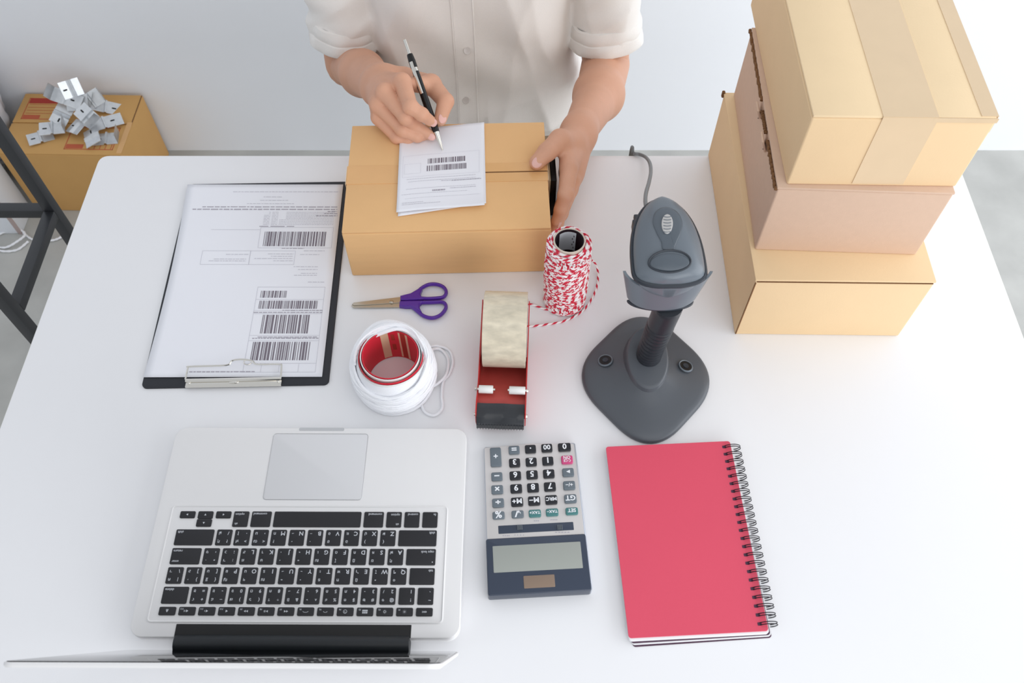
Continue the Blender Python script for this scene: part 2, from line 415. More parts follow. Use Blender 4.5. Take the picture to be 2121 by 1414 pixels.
# ---------------------------------------------------------------- the parcel being labelled
yp = (P(737,572).y+P(1133,560).y)/2
hp = (PY(705,483,P(737,572).y).z+PY(1140,470,P(1133,560).y).z)/2-TT
c, ap, wp, dp = fr([P(704,484,hp),P(1140,471,hp),P(1129,249,hp),P(731,262,hp)])
PK = carton('parcel_box', 'small tan parcel box under the writing hand, taped along its seam', c, ap, wp, dp, hp, TT, M['card'], seam='x', gap=.0022, cat='box')
sy = .014
obj('tape', box((-wp*.25,.002,hp+.0002),(wp*.5,.030,.0005)), M['tape'], PK)
for s in (-1,1): obj('tape', box((wp*.25,.002+s*.0082,hp+.0002),(wp*.5,.0142,.0005)), M['tape'], PK)
obj('seam', box((wp*.25,.0025,hp+.0001),(wp*.49,.0014,.0005)), M['flute'], PK)
for s in (-1,1): obj('tape_end', box((s*(wp/2+.0005),.002,hp-.012),(.0008,.030,.026)), M['tapepale'], PK)
PKc, PKh = c, hp

# paper sheets: s across, t away from the camera
def sheet(name, label, cat, corners, h0, curl, print_fn=None, group=None, thick=.00035, nx=24, ny=30, bow=0):
    FL, FR, BR, BL = [Vector(p) for p in corners]
    base = (FL+FR+BR+BL)/4; t_ = thing(name, label, cat, (base.x, base.y, TT+h0), 0, group)
    def fn(s, t):
        p = (FL*(1-s)+FR*s)*(1-t)+(BL*(1-s)+BR*s)*t
        return Vector((p.x+bow*math.sin(PI*t)*(1-s), p.y, TT+h0+thick+curl(s,t)))
    obj('paper', solid(grid(nx, ny, fn), thick), M['paper'], t_, world=True, smooth=True)
    if print_fn:
        for nm, m_, rects in print_fn():
            V, F = [], []
            for (s0,t0,s1,t1) in rects:
                k = max(1, int(abs(s1-s0)*12)); kk = max(1, int(abs(t1-t0)*12))
                g = grid(k, kk, lambda a,b: fn(s0+(s1-s0)*a, t0+(t1-t0)*b)+Vector((0,0,.0002)))
                V, F = merge((V,F), g)
            obj(nm, (V,F), m_, t_, world=True, smooth=True)['kind'] = 'stuff'
    return t_
def barcode(s0,t0,s1,t1,dens=44,seed=1):
    r = random.Random(seed); x = s0; R = []; u = (s1-s0)/dens/1.9
    while x < s1-u:
        wd = r.choice((1,1,2,3))*u; R.append((x,t0,min(s1,x+wd),t1)); x += wd + r.choice((1,1,2))*u
    return R
def line(s0,s1,t,h=.004,seed=0,word=.02):
    r = random.Random(seed*7+int(t*997)); R = []; x = s0
    while x < s1:
        wd = word*r.uniform(.5,1.6); R.append((x, t-h*r.uniform(.35,.5), min(x+wd,s1), t+h*.4)); x += wd+word*.22
    return R
def frame_(s0,t0,s1,t1,wd=.0022,ar=.7):
    return [(s0,t0,s1,t0+wd*ar),(s0,t1-wd*ar,s1,t1),(s0,t0,s0+wd,t1),(s1-wd,t0,s1,t1)]

# packing slips on the parcel
SL = [P(822,447,hp+.003),P(1000,431,hp+.003),P(1001,254,hp+.003),P(832,272,hp+.003)]
sheet('packing_slip', 'white packing slip underneath, its corner showing on top of the parcel', 'paper',
      [P(824,448,hp+.001),P(1007,424,hp+.001),P(1003,262,hp+.001),P(834,280,hp+.001)], hp+.0009, lambda s,t: .003*max(0,(.15-t)/.15)**2*s)
def slipprint():
    B = barcode(.34,.545,.78,.605,40,3)+barcode(.33,.455,.80,.52,40,5)
    Lg = frame_(.05,.40,.94,.66)+frame_(.07,.44,.26,.56)+line(.1,.9,.375,.006,1)+line(.12,.9,.345,.006,2)+line(.5,.95,.33,.01,3)+line(.1,.9,.26,.005,4)+line(.05,.8,.20,.005,5)+line(.6,.9,.24,.01,6)+line(.06,.5,.08,.008,7)+line(.06,.3,.10,.008,8)+line(.09,.95,.15,.003,9)
    return [('barcode', M['ink'], B), ('print', M['inklight'], Lg), ('small_print', M['inkmid'], line(.62,.96,.325,.008,11)+line(.40,.55,.225,.02,12))]
sheet('shipping_label', 'white barcode slip under the pen tip, on top of the parcel', 'paper',
      [P(821,441,hp+.003),P(1004,428,hp+.003),P(1003,253,hp+.003),P(829,270,hp+.003)], hp+.0016, lambda s,t: .0012+.004*max(0,(.2-t)/.2)**2*(.3+.7*s)+.0008*math.sin(5*s)*(1-t), slipprint)

# ---------------------------------------------------------------- clipboard
cb = [P(291,803,.002),P(683,797,.002),P(722,376,.002),P(394,382,.002)]
cc, ac, wc, dc = fr(cb)
CB = thing('clipboard', 'black clipboard with a chrome clip lying at the left of the table', 'clipboard', (cc.x,cc.y,TT), ac)
obj('board', prism(rrect(wc,dc,.006), 0, .0028, .0008), M['blackboard'], CB)
def cw(u,v,h): return CB.matrix_basis.inverted() @ P(u,v,h)
ca, cb_ = cw(384,792,.006), cw(583,790,.006)
cx_, cy_ = (ca.x+cb_.x)/2, (ca.y+cb_.y)/2; cwid = abs(cb_.x-ca.x)
obj('clip_base', merge(box((cx_,cy_,.0042),(cwid,.011,.0026),.001), xf(tube([(cx_-cwid/2,cy_+.003,.0062),(cx_+cwid/2,cy_+.003,.0062)],.0024,10)[:2], Matrix.Identity(4))), M['chrome'], CB)
lv = [cw(384,786,.007),cw(389,763,.010),cw(394,759,.011),cw(468,756,.011),cw(480,747,.012),cw(500,744,.013),cw(522,747,.012),cw(532,754,.011),cw(578,754,.011),cw(583,759,.010),cw(581,786,.007)]
obj('clip_lever', tube(smoothpath(lv,5), .0011, 8), M['chrome'], CB)
obj('clip_ring', tube([(cw(513,750,.012)+Vector((.0045*math.cos(k*PI/8),.0035*math.sin(k*PI/8),0))) for k in range(16)], .0006, 6, closed=True), M['chrome'], CB)
obj('rivet', merge(ell((cx_-cwid/2+.004,cy_,.0056),(.002,.002,.0012)), ell((cx_+cwid/2-.004,cy_,.0056),(.002,.002,.0012)), ell((cx_,cy_,.0056),(.006,.002,.0016))), M['chrome'], CB)
def ordprint():
    B = barcode(.54,.645,.93,.725,60,1)+barcode(.575,.32,.96-.03,.36,60,2)+barcode(.575,.375,.735,.41,26,3)+barcode(.61,.20,.89,.29,34,4)+barcode(.58,.05+.025,.915,.15+.01,40,6)
    Lg = frame_(.51,.635,.97,.75)+frame_(.17,.545,.47,.62)+frame_(.47,.545,.75,.62)+[(.2,.735,.51,.7365)]
    Lg += frame_(.55,.02,.96,.43)+[(.55,.365,.96,.3665),(.55,.31,.96,.3115),(.55,.295,.96,.2965),(.55,.19,.96,.1915),(.55,.165,.96,.1665),(.55,.06,.96,.0615),(.65,.02,.652,.06),(.75,.02,.752,.06),(.86,.02,.862,.06)]
    for k in range(9): Lg += line(.52 if k<7 else .55,.56,.765+k*.0088,.0036,k)+line(.57,.61,.765+k*.0088,.0036,k+3)+line(.62 if k<4 else .66,.965,.765+k*.0088,.0036,k+1,.012)
    for t_,a_,b_ in ((.955,.3,.98),(.925,.5,.62),(.905,.48,.66),(.885,.4,.7)): Lg += line(a_,b_,t_,.004,int(t_*100))
    for t_,a_,b_ in ((.603,.58,.74),(.59,.6,.74),(.578,.5,.74),(.566,.62,.74),(.575,.25,.45),(.565,.22,.45),(.60,.32,.46),(.535,.75,.90),(.52,.78,.9),(.50,.8,.9),(.49,.76,.9),(.455,.85,.95),(.60,.78,.9),(.62,.8,.93)): Lg += line(a_,b_,t_,.004,int(t_*1000))
    Mg = line(.12,.98,.866,.006,2,.03)+line(.06,.98,.852,.007,3,.03)+line(.92,.98,.84,.006,4)+line(.90,.985,.828,.006,5)+line(.85,.985,.816,.006,6)+line(.55,.96,.302,.005,7)+line(.72,.96,.312,.005,8)+line(.57,.955,.177,.005,9)+line(.6,.95,.183,.005,10)+line(.25,.62,.02+.003,.006,11)+line(.5,.72,.755,.005,12,.06)+line(.66,.8,.633,.004,13)
    return [('barcode', M['ink'], B), ('print', M['inklight'], Lg), ('small_print', M['inkmid'], Mg)]
sheet('order_form', 'white barcode order form clipped on the black clipboard', 'paper',
      [P(297,781,.004),P(667,780,.004),P(711,382,.004),P(389,383,.004)], .0032, lambda s,t: .0006+.0012*math.sin(PI*t)*(1-s)+.001*t*(1-s), ordprint, nx=20, ny=40, bow=.0045)

# ---------------------------------------------------------------- scissors
sc0 = P(828,625); SS = thing('scissors', 'small scissors with purple plastic handles lying beside the parcel', 'scissors', (sc0.x,sc0.y,TT))
def sp(x, y, h=.003): return P(690+x/3.721, 560+y/3.721, h)
def flatp(pts, z0, z1, bev=.0003): return prism([(p.x,p.y) for p in [sp(*q) for q in pts]], TT+z0, TT+z1, bev, seg=1)
obj('blade', flatp([(146,262),(160,250),(190,246),(262,238),(526,206),(526,250),(262,268),(160,272)], .0030, .0042), M['steel'], SS, world=True)
obj('blade', flatp([(140,270),(148,260),(255,254),(526,246),(526,282),(330,285),(155,285)], .0018, .0029), M['steel'], SS, world=True)
rv = sp(450,245); obj('rivet', merge(ell((rv.x,rv.y,TT+.0042),(.0026,.0026,.0010)), box((rv.x,rv.y,TT+.0052),(.0034,.0005,.0004))), M['steel'], SS, world=True)
lu = [(560,222),(625,196),(675,142),(735,110),(800,108),(852,130),(872,170),(850,205),(800,214),(735,218),(685,216),(640,222)]
ll = [(556,262),(600,275),(650,315),(700,352),(765,366),(825,345),(866,298),(866,262),(835,244),(760,246),(690,248),(640,252)]
for lp, tg, nm in ((lu, [(520,206),(600,186),(660,150),(690,150),(672,196),(690,222),(700,232),(560,240),(520,238)], 0), (ll, [(516,246),(700,244),(668,272),(668,300),(690,340),(655,322),(600,290),(556,290),(512,284)], 1)):
    pts = [sp(x,y,.0045 if nm==0 else .0042) for x,y in lp]
    obj('handle', merge(tube(smoothpath(pts,6,True), .0023, 10, closed=True, flat=1.25)[:2], flatp(tg, .0012, .0074, .0012)), M['purple'], SS, world=True)

# ---------------------------------------------------------------- ball of white cord on a tape core
kc = P(808,735,.055); kx, ky = kc.x, kc.y
CR = thing('cord_ball', 'ball of white cord wound around a red-lined cardboard core', 'cord', (kx,ky,TT))
R0 = .0335
obj('core', lathe([(R0,.0015),(R0,.056),(R0-.0006,.0565),(R0-.0012,.056),(R0-.0012,.0015)],56), [M['whiteplastic']], CR)
obj('core_lining', lathe([(R0-.0020,.002),(R0-.0020,.0562),(R0-.0026,.0565),(R0-.0030,.0562),(R0-.0030,.002),(R0-.0020,.002)],56), M['redcore'], CR)
def patch(a0,a1,r,z0,z1): return grid(8,1,lambda s,t:(r*math.cos(a0+(a1-a0)*s), r*math.sin(a0+(a1-a0)*s), z0+(z1-z0)*t))
obj('white_print', merge(patch(1.75,2.05,R0-.0032,.004,.055), patch(1.30,1.37,R0-.0032,.004,.055), patch(.98,1.08,R0-.0032,.004,.055)), M['tapepale'], CR)
obj('dark_print', merge(patch(1.52,1.66,R0-.0032,.038,.05), patch(1.52,1.66,R0-.0032,.018,.03), patch(1.1,1.28,R0-.0032,.004,.055)), M['redprintdark'], CR)
def ring_strip(R, z, wob): return tube([(R*math.cos(a)+wob*math.cos(2*a),R*math.sin(a),z) for a in [2*PI*i/48 for i in range(48)]], .0007, 5, closed=True, flat=3.0)[:2]
obj('core_rim', merge(ring_strip(R0+.0022,.052,.0006)), M['redcore'], CR)
obj('core_rim', merge(ring_strip(R0+.0040,.050,.0012)), M['whiteplastic'], CR)
def wind(turns, layer0, layer1, seed, zlo, zhi, n=36, tilt=(.004,.012), back=.006, r=.0016):
    rr = random.Random(seed); pts = []; ph = 0
    keys = [(rr.uniform(zlo,zhi), rr.uniform(*tilt), rr.uniform(-.9,.9)+PI*.5, rr.uniform(layer0,layer1)) for _ in range(turns+2)]
    for i in range(turns*n):
        k = i//n; f = (i%n)/n; f = f*f*(3-2*f)
        z, A, p, ly = [keys[k][q]*(1-f)+keys[k+1][q]*f for q in range(4)]
        th = 2*PI*i/n
        zz = max(.0022, z + A*math.cos(th-p) + back*math.sin(th))
        prof = math.sqrt(max(0, 1-((zz-.018)/.0405)**2))
        R = R0+.0022+ly*.0120*prof + .0012*math.sin(3*th+k)
        pts.append((R*math.cos(th), R*math.sin(th), zz))
    return tube(pts, r, 6)[:2]
cordw = merge(wind(30,.15,.5,1,.008,.044,back=.004), wind(50,.75,1.0,2,.006,.047,tilt=(.002,.009),back=.004), wind(26,.8,1.0,5,.030,.052,tilt=(.004,.009),back=.007))
obj('winding', cordw, M['whitecord'], CR)
obj('winding_bed', lathe([(R0+.001,.003),(R0+.009,.006),(R0+.0115,.018),(R0+.0095,.036),(R0+.004,.050),(R0+.001,.0505)],48), M['whitecord'], CR)
# strands thrown over the far rim
for k in range(16):
    a0 = 1.15+.06*k; pts = [(math.cos(a)*(R0+.0035+.0002*k), math.sin(a)*(R0-.001-.004*math.exp(-((a-1.75)/.5)**2)*(k%4<2)+.0009*k), .049+(.013-.0004*k)*math.exp(-((a-1.35-.05*k)/.7)**2)+.0009*(k%3)) for a in [a0-1.3+2.6*i/30 for i in range(31)]]
    obj('over_strand', tube(smoothpath(pts,1), .0016, 6)[:2], M['whitecord'], CR)
tail = [P(886,720,.006),P(905,716,.003),P(930,725,.002),P(938,750,.002),P(930,775,.002),P(918,790,.0022),P(915,820,.002),P(916,845,.002),P(900,860,.002),P(880,853,.002),P(872,830,.002),P(880,808,.0024),P(905,795,.0052),P(924,775,.0050),P(928,745,.002),P(915,725,.002),P(900,722,.004),P(888,730,.012)]
obj('loose_end', tube(smoothpath(tail,6), .0017, 8)[:2], M['whitecord'], CR, world=True)
obj('frayed_end', merge(*[tube([P(812,838,.004),P(808+k,845,.003),P(806+3*k,849,.002)], [.0014,.001,.0002], 5)[:2] for k in range(3)]), M['whitecord'], CR, world=True)

# ---------------------------------------------------------------- tape dispenser with its roll
ra, rb, fa, fb = P(996,630,.055), P(1097,630,.055), P(984,862,.03), P(1087,862,.03)
mid_r, mid_f = (ra+rb)/2, (fa+fb)/2; ax = (mid_r-mid_f).xy; adz = math.atan2(-ax.x, ax.y)
front = P(1036,868,.026)
DL = (P(1047,612,.05).xy-front.xy).length
TD = thing('tape_dispenser', 'red metal tape dispenser with white rollers and a toothed cutting edge', 'tape dispenser', (front.x,front.y,TT), adz)
W2 = .0275
prof = [(.004,.004),(.0,.018),(.004,.034),(.018,.036),(.03,.030),(.05,.028),(.08,.036),(DL-.016,.048),(DL-.006,.049),(DL-.006,.038),(DL-.03,.012),(DL-.05,.002),(.04,.002)]
def side(x, t=.0012): return xf(prism(prof, -t/2, t/2, .0003, seg=1), Matrix(((0,0,1,x),(1,0,0,0),(0,1,0,0),(0,0,0,1))))
obj('side_plate', side(-W2+.0005), M['redpaint'], TD); obj('side_plate', side(W2), M['redpaint'], TD)
fl_ = [(.004,.022),(.02,.026),(.034,.0245),(.05,.016),(.075,.0045),(DL-.055,.0035)]
obj('floor_plate', solid(grid(1,5,lambda s,t:(-W2+2*W2*s,)+fl_[int(round(t*5))]),.001), M['redfloor'], TD)
for sx, x0, x1 in ((-1,-W2+.002,-.0095),(1,.0085,W2-.001)):
    rl = obj('roller', xf(lathe([(.0,0),(.0042,0),(.0046,.0006),(.0046,x1-x0-.0006),(.0042,x1-x0),(0,x1-x0)],24), tr(x0,.034,.0315) @ rot(PI/2,'Y')), M['whiteplastic'], TD)
    obj('axle', xf(lathe([(0,-.0015),(.0017,-.0015),(.0017,x1-x0+.0022),(0,x1-x0+.0022)],14), tr(x0,.034,.0315) @ rot(PI/2,'Y')), M['chrome'], rl)
fp = [(-.0045,.012),(-.004,.022),(.001,.0275),(.010,.0295),(.018,.029)]
obj('front_plate', solid(grid(10,4,lambda s,t:(-W2+.0012+(2*W2-.0024)*s, fp[int(round(t*4))][0], fp[int(round(t*4))][1]+.0004*math.sin(9*s+3*t))),.0008), M['blackglossy'], TD)
nt_ = 17; V = []; F = []
for k in range(nt_):
    x0 = -W2+.001+(2*W2-.002)*k/nt_; x1 = -W2+.001+(2*W2-.002)*(k+1)/nt_; b_ = len(V)
    for dz in (0,-.0008): V += [(x0,-.0035,.019+dz),(x1,-.0035,.019+dz),((x0+x1)/2,-.0085,.0165+dz)]
    F += [(b_,b_+2,b_+1),(b_+3,b_+4,b_+5),(b_,b_+1,b_+4,b_+3),(b_+1,b_+2,b_+5,b_+4),(b_+2,b_,b_+3,b_+5)]
obj('cutting_edge', (V,F), M['blackglossy'], TD)
for s in (-1,1):
    for yy, zz in ((.010,.016),(.034,.0315)): obj('bolt', xf(lathe([(0,0),(.0026,0),(.0022,.0018),(0,.0022)],12), tr(s*(W2+.0006),yy,zz) @ rot(s*PI/2,'Y')), M['chrome'], TD)
rc = P(1047,683,.05); 
RL = thing('tape_roll', 'thick roll of clear packing tape sitting in the red dispenser', 'tape', (rc.x,rc.y,TT+.0075), adz)
RR = .0435
obj('tape', xf(lathe([(.036,-.0243),(RR-.0004,-.0243),(RR,-.0239),(RR,.0239),(RR-.0004,.0243),(.036,.0243),(.036,-.0243)],64), tr(0,0,RR) @ rot(PI/2,'Y')), M['tapereel'], RL)
obj('core', xf(lathe([(.0335,-.0246),(.0358,-.0246),(.0358,.0246),(.0335,.0246),(.0335,-.0246)],48), tr(0,0,RR) @ rot(PI/2,'Y')), M['core'], RL)

# ---------------------------------------------------------------- spool of red and white twine
tc_ = PY(1178,500,P(1168,622).y); hs = tc_.z-TT; sb = Vector(((tc_.x+P(1170,622).x)/2, tc_.y, TT))
TS = thing('twine_spool', 'upright spool of red and white striped twine beside the parcel', 'twine', sb)
obj('tube', lathe([(.0165,.0005),(.0165,hs+.002),(.0172,hs+.0025),(.0180,hs+.002),(.0180,.0005),(.0165,.0005)],40), M['core'], TS)
obj('tube_lining', lathe([(.0160,.0008),(.0160,hs+.0012),(.0164,hs+.0016),(.0164,.0008)],40), M['darkcore'], TS)
obj('label', grid(6,1,lambda s,t:(.0157*math.cos(1.0+1.3*s),.0157*math.sin(1.0+1.3*s),hs-.034+.032*t)), M['paper'], TS)
obj('label_print', merge(*[patch(1.12+.10*(k%2),1.2+.10*(k%2),.0155,hs-.030+k*.005,hs-.027+k*.005) for k in range(5)]), M['ink'], TS)
obj('twine_bed', lathe([(.018,.002),(.0225,.003),(.0228,hs*.5),(.0225,hs-.004),(.018,hs-.002)],40), M['twinecoat'], TS)
pts = []; nt = 150; n = 26; r_ = random.Random(5); off = 0
for i in range(nt*n):
    th = 2*PI*i/n; k = i/n; ph = k/2.63; tri = abs((ph % 1)*2-1); tri = .5-.5*math.cos(PI*tri) if tri<.12 or tri>.88 else tri
    z = .0035+(hs-.008)*tri + .0008*math.sin(k*1.3); bulge = .0012*math.sin(PI*z/hs)
    R = .0222+.0022*(i/(nt*n)) + bulge + .0003*math.sin(7*th+k)
    pts.append((R*math.cos(th), R*math.sin(th), z))
obj('winding', tube(pts, .00160, 6), M['twine'], TS)
obj('winding', tube([((.0178+.0045*(k%26)/26)*math.cos(2*PI*k/22),(.0178+.0045*(k%26)/26)*math.sin(2*PI*k/22),hs-.002+.0012*math.sin(k*.9)) for k in range(70)], .00135, 6), M['twine'], TS)
tl = [P(1215,545,.03),P(1228,540,.015),P(1238,560,.004),P(1237,590,.0014),P(1225,620,.0014),P(1205,645,.0014),P(1170,664,.0014),P(1135,671,.0014),P(1102,675,.0014),P(1085,676,.0014)]
obj('loose_twine', tube(smoothpath(tl,10), .0013, 8), M['twine'], TS, world=True)
tl = [P(1085,628,.0014),P(1104,631,.0014),P(1130,640,.0014),P(1160,644,.0014),P(1185,642,.0014),P(1208,628,.0014),P(1212,610,.004)]
obj('loose_twine', tube(smoothpath(tl,10), .0013, 8), M['twine'], TS, world=True)

# ---------------------------------------------------------------- stand for the barcode scanner
L_, R_, T_, Bm = P(1203,752,.004), P(1467,762,.004), P(1335,656,.004), P(1342,917,.004)
sc_ = Vector(((L_.x+R_.x)/2,(T_.y+Bm.y)/2,TT)); sa, sbb = (R_.x-L_.x)/2, (T_.y-Bm.y)/2
ST = thing('scanner_stand', 'dark grey gooseneck stand with a diamond base holding the scanner', 'stand', sc_, math.radians(-1.5))
pw = 1.62
def diam(k, s=1.0, a=sa, b=sbb, p=pw):
    t = 2*PI*k/72; c_, s_ = math.cos(t), math.sin(t)
    return (a*s*math.copysign(abs(c_)**(2/p), c_), b*s*math.copysign(abs(s_)**(2/p), s_))
def dring(s, z, p=pw):
    out = []
    for k in range(72):
        t = 2*PI*k/72; d = (abs(math.cos(t)/sa)**p + abs(math.sin(t)/sbb)**p)**(-1/p)
        out.append((d*s*math.cos(t), d*s*math.sin(t), z))
    return out
_a, _b, _r = sa+.018, sbb+.021, .056
_sh = rq([(_a,0),(0,_b),(-_a,0),(0,-_b)], _r, 17)
def dring(s, z, p=1.0):
    q = (p-1.4)/.6 if p > 1.3 else 0; out = []
    for x, y in _sh:
        t = math.atan2(y/sbb, x/sa); out.append(((x*(1-q)+sa*.93*math.cos(t)*q)*s, (y*(1-q)+sbb*.93*math.sin(t)*q)*s, z))
    return out
rings = [dring(.985,0),dring(1.0,.0012),dring(1.0,.0042),dring(.985,.0062),dring(.95,.0078),dring(.88,.0094),dring(.75,.0115,1.5),dring(.6,.0140,1.7),dring(.46,.0175,1.9),dring(.34,.0215,2),dring(.25,.0245,2),dring(.12,.026,2)]
obj('base', loft(rings), M['stand'], ST, smooth=True)
def lw(u,v,h): return ST.matrix_basis.inverted() @ P(u,v,h)
bc = lw(1341,742,.028)
bo = []
for z_, s_, in ((.012,1.16),(.020,1.05),(.0265,1.0),(.0275,.96),(.028,.9)):
    bo.append([(bc.x+.0235*s_*math.cos(2*PI*k/40), bc.y+.039*s_*math.sin(2*PI*k/40), z_+.004+ .13*(.039*s_*math.sin(2*PI*k/40))*(z_>.015)) for k in range(40)])
obj('boss', loft(bo), M['stand'], ST)
for u,v in ((1253,749),(1419,762)):
    p = lw(u,v,.0105)
    zb = lambda x, y: float(np.interp((abs(x/_a)**1.2+abs(y/_b)**1.2)**(1/1.2)*.97, [.25,.34,.46,.6,.75,.88,.95], [.0245,.0215,.0175,.0140,.0115,.0094,.0078]))
    def rg_(r, dz): return [(p.x+r*math.cos(2*PI*k/28), p.y+r*math.sin(2*PI*k/28), zb(p.x+r*math.cos(2*PI*k/28), p.y+r*math.sin(2*PI*k/28))+dz) for k in range(28)]
    h_ = obj('screw_hole', loft([rg_(.0088,-.001),rg_(.0084,.0004),rg_(.0076,.0008),rg_(.0070,.0003)], False, False), M['scan'], ST)
    obj('recess', loft([rg_(.0072,-.0006),rg_(.0072,.0003),rg_(.001,.0003)]), M['hole'], h_)
    obj('screw_head', loft([rg_(.0034,.0),rg_(.0032,.0009),rg_(.0012,.0006)]), M['scandark'], h_)
npth = [lw(1342,742,.024),lw(1348,722,.05),lw(1362,688,.09),lw(1376,655,.122),lw(1384,636,.140),lw(1386,628,.150)]
npth = smoothpath(npth, 22); rr = []
for i, p in enumerate(npth):
    f = i/(len(npth)-1); rb_ = .0140*(1-f)+.0152*f
    rr.append(rb_ + (.0004 if (i % 4) < 2 else -.0004) if f < .5 else rb_)
obj('neck', tube(npth, rr, 24)[:2], M['neck'], ST)
# cup that carries the head
cl_, cr_ = lw(1291,577,.200), lw(1477,562,.204); cm = (cl_+cr_)/2; cA = (cr_-cl_).length/2
cf = lw(1385,600,.189)
def cup(s, t, off):            # s around the front from horn to horn, t from rim down
    a = (s-.5)*2*math.radians(86)
    k = abs(math.sin(a)); fl = 1-.20*t
    x = cm.x + (cA+off)*fl*math.sin(a); y = cm.y + .006 - (cm.y+.006-cf.y+off)*math.cos(a)*(1-.06*t)
    z = (.188+.014*k**3) - t*(.036+.007*k**3) + (x-cm.x)*.03
    return (x, y, z)
nx, ny = 40, 6; out = [cup(i/nx, j/ny, 0) for j in range(ny+1) for i in range(nx+1)]; inn = [cup(i/nx, j/ny, -.0028) for j in range(ny+1) for i in range(nx+1)]
n_ = len(out); F = []
for j in range(ny):
    for i in range(nx):
        a = j*(nx+1)+i; F += [(a+nx+1,a+nx+2,a+1,a),(n_+a,n_+a+1,n_+a+nx+2,n_+a+nx+1)]
for i in range(nx): F += [(i,i+1,n_+i+1,n_+i),(n_+ny*(nx+1)+i,n_+ny*(nx+1)+i+1,ny*(nx+1)+i+1,ny*(nx+1)+i)]
for j in range(ny): a = j*(nx+1); F += [(a,n_+a,n_+a+nx+1,a+nx+1),(a+nx+nx+1,n_+a+nx+nx+1,n_+a+nx,a+nx)]
obj('cup', (out+inn, F), M['scan'], ST)
bot = [cup(i/nx, 1, -.001) for i in range(nx+1)]
obj('cup_floor', prism([(p[0],p[1]) for p in bot], .1490, .1525, .0008), M['scandark'], ST)

# ---------------------------------------------------------------- the scanner itself
hf, hb = P(1385,592,.198), P(1379,423,.205)
hl, hr_ = P(1310,560,.198), P(1457,560,.198)
HX = (hl.x+hr_.x)/2; HW = (hr_.x-hl.x)/2; HY0, HY1 = hf.y, hb.y
BS = thing('barcode_scanner', 'grey handheld barcode scanner resting head-down in its stand', 'scanner', (HX,(HY0+HY1)/2,TT+.165), math.radians(1.5))
Bi = BS.matrix_basis.inverted(); y0 = -(HY1-HY0)/2; y1 = (HY1-HY0)/2
def wid(f):                    # half width of the head from nose (0) to tail (1)
    if f < .22: return HW*math.sqrt(max(0,1-(1-f/.22)**4))
    g = (f-.22)/.78; return HW*math.sqrt(max(0,1-g**2.25))
def headsec(f, grow=0, zs=1, zo=0):
    W = wid(f)+grow; y = y0+(y1-y0)*f; dome = .020*math.sqrt(max(.02,1-((f-.42)/.62)**2)) if abs(f-.42)<.62 else .003
    if f < .10: dome *= math.sqrt(1-((.10-f)/.10)**2*.55)
    return W, y, dome*zs
def ztop(x, y):
    f = (y-y0)/(y1-y0); f = min(.985,max(.015,f)); W, _, d = headsec(f); q = min(1,abs(x)/max(W,1e-4))
    return .033 + .012*f + d*(1-q**2.6)**.5
NS = 26; rings = []
for k in range(NS+1):
    f = .5-.5*math.cos(PI*k/NS); f = .004+.992*f; W, y, d = headsec(f); ring = []
    for i in range(32):
        a = 2*PI*i/32; cx = math.copysign(abs(math.cos(a))**.8, math.cos(a)); sz = math.copysign(abs(math.sin(a))**.85, math.sin(a))
        x = W*cx; z = .033+.012*f + (d*(max(0,1-abs(cx)**2.6))**.5 if sz >= 0 else sz*.024*math.sqrt(max(.02,1-abs((f-.4)/.62)**2.5)))
        ring.append((x, y, z))
    rings.append(ring)
obj('head', loft(rings), M['scan'], BS, smooth=True)
rim = []
for k in range(60):
    t = k/60*2; f, sg = (t, 1) if t <= 1 else (2-t, -1); f = .5-.5*math.cos(PI*f); W, y, d = headsec(.004+.992*f)
    rim.append((sg*(W+.0004), y, .0325+.012*f))
obj('seam_bumper', tube(rim, .0024, 8, closed=True, flat=1.3)[:2], M['scandark'], BS)
def hl_(u,v): 
    for h in (.21,.215,.22): pass
    q = Bi @ P(u,v,.216); return (q.x, q.y)
def drape(poly, off, mat_, name, th=.0008, par=None, sm=True):
    cx = sum(p[0] for p in poly)/len(poly); cy = sum(p[1] for p in poly)/len(poly); rings = []
    for s, o in ((1.0,-th),(1.0,off),(.93,off+.0002),(.7,off),(.4,off),(.12,off)):
        rings.append([(cx+(x-cx)*s, cy+(y-cy)*s, ztop(cx+(x-cx)*s, cy+(y-cy)*s)+o) for x,y in poly])
    return obj(name, loft(rings), mat_, par or BS, smooth=sm)
kh = [hl_(u,v) for u,v in ((1378,440),(1392,444),(1405,455),(1411,472),(1408,490),(1400,508),(1395,520),(1394,523),(1372,523),(1368,510),(1358,492),(1350,472),(1353,453),(1364,443))]
kh = [tuple(p.xy) for p in smoothpath([(x,y,0) for x,y in kh],4,True)]
drape(kh, .0006, M['scaninset'], 'top_inset')
ov = [hl_(1387+46*math.cos(a)*.95, 543+18*math.sin(a)) for a in [2*PI*k/36 for k in range(36)]]
rimo = [(x,y,ztop(x,y)+.0007) for x,y in ov]
obj('logo_rim', tube(rimo, .0010, 6, closed=True)[:2], M['scandark'], BS)
ov2 = [hl_(1387+41*math.cos(a), 545+14*math.sin(a)) for a in [2*PI*k/36 for k in range(36)]]
drape(ov2, .0010, M['scaninset'], 'badge')
le = [hl_(1379+11.5*math.cos(a), 476+19*math.sin(a)) for a in [2*PI*k/28 for k in range(28)]]
drape(le, .0016, M['scanlens'], 'indicator_window')
obj('window_ridge', merge(*[tube([(lambda q:(q[0],q[1],ztop(*q)+.0020))(hl_(1379+x, 462+k*6+1.5*math.sin(PI*(x+9)/18))) for x in (-8,-4,0,4,8)], .0004, 5)[:2] for k in range(6)]), M['scan'], BS)
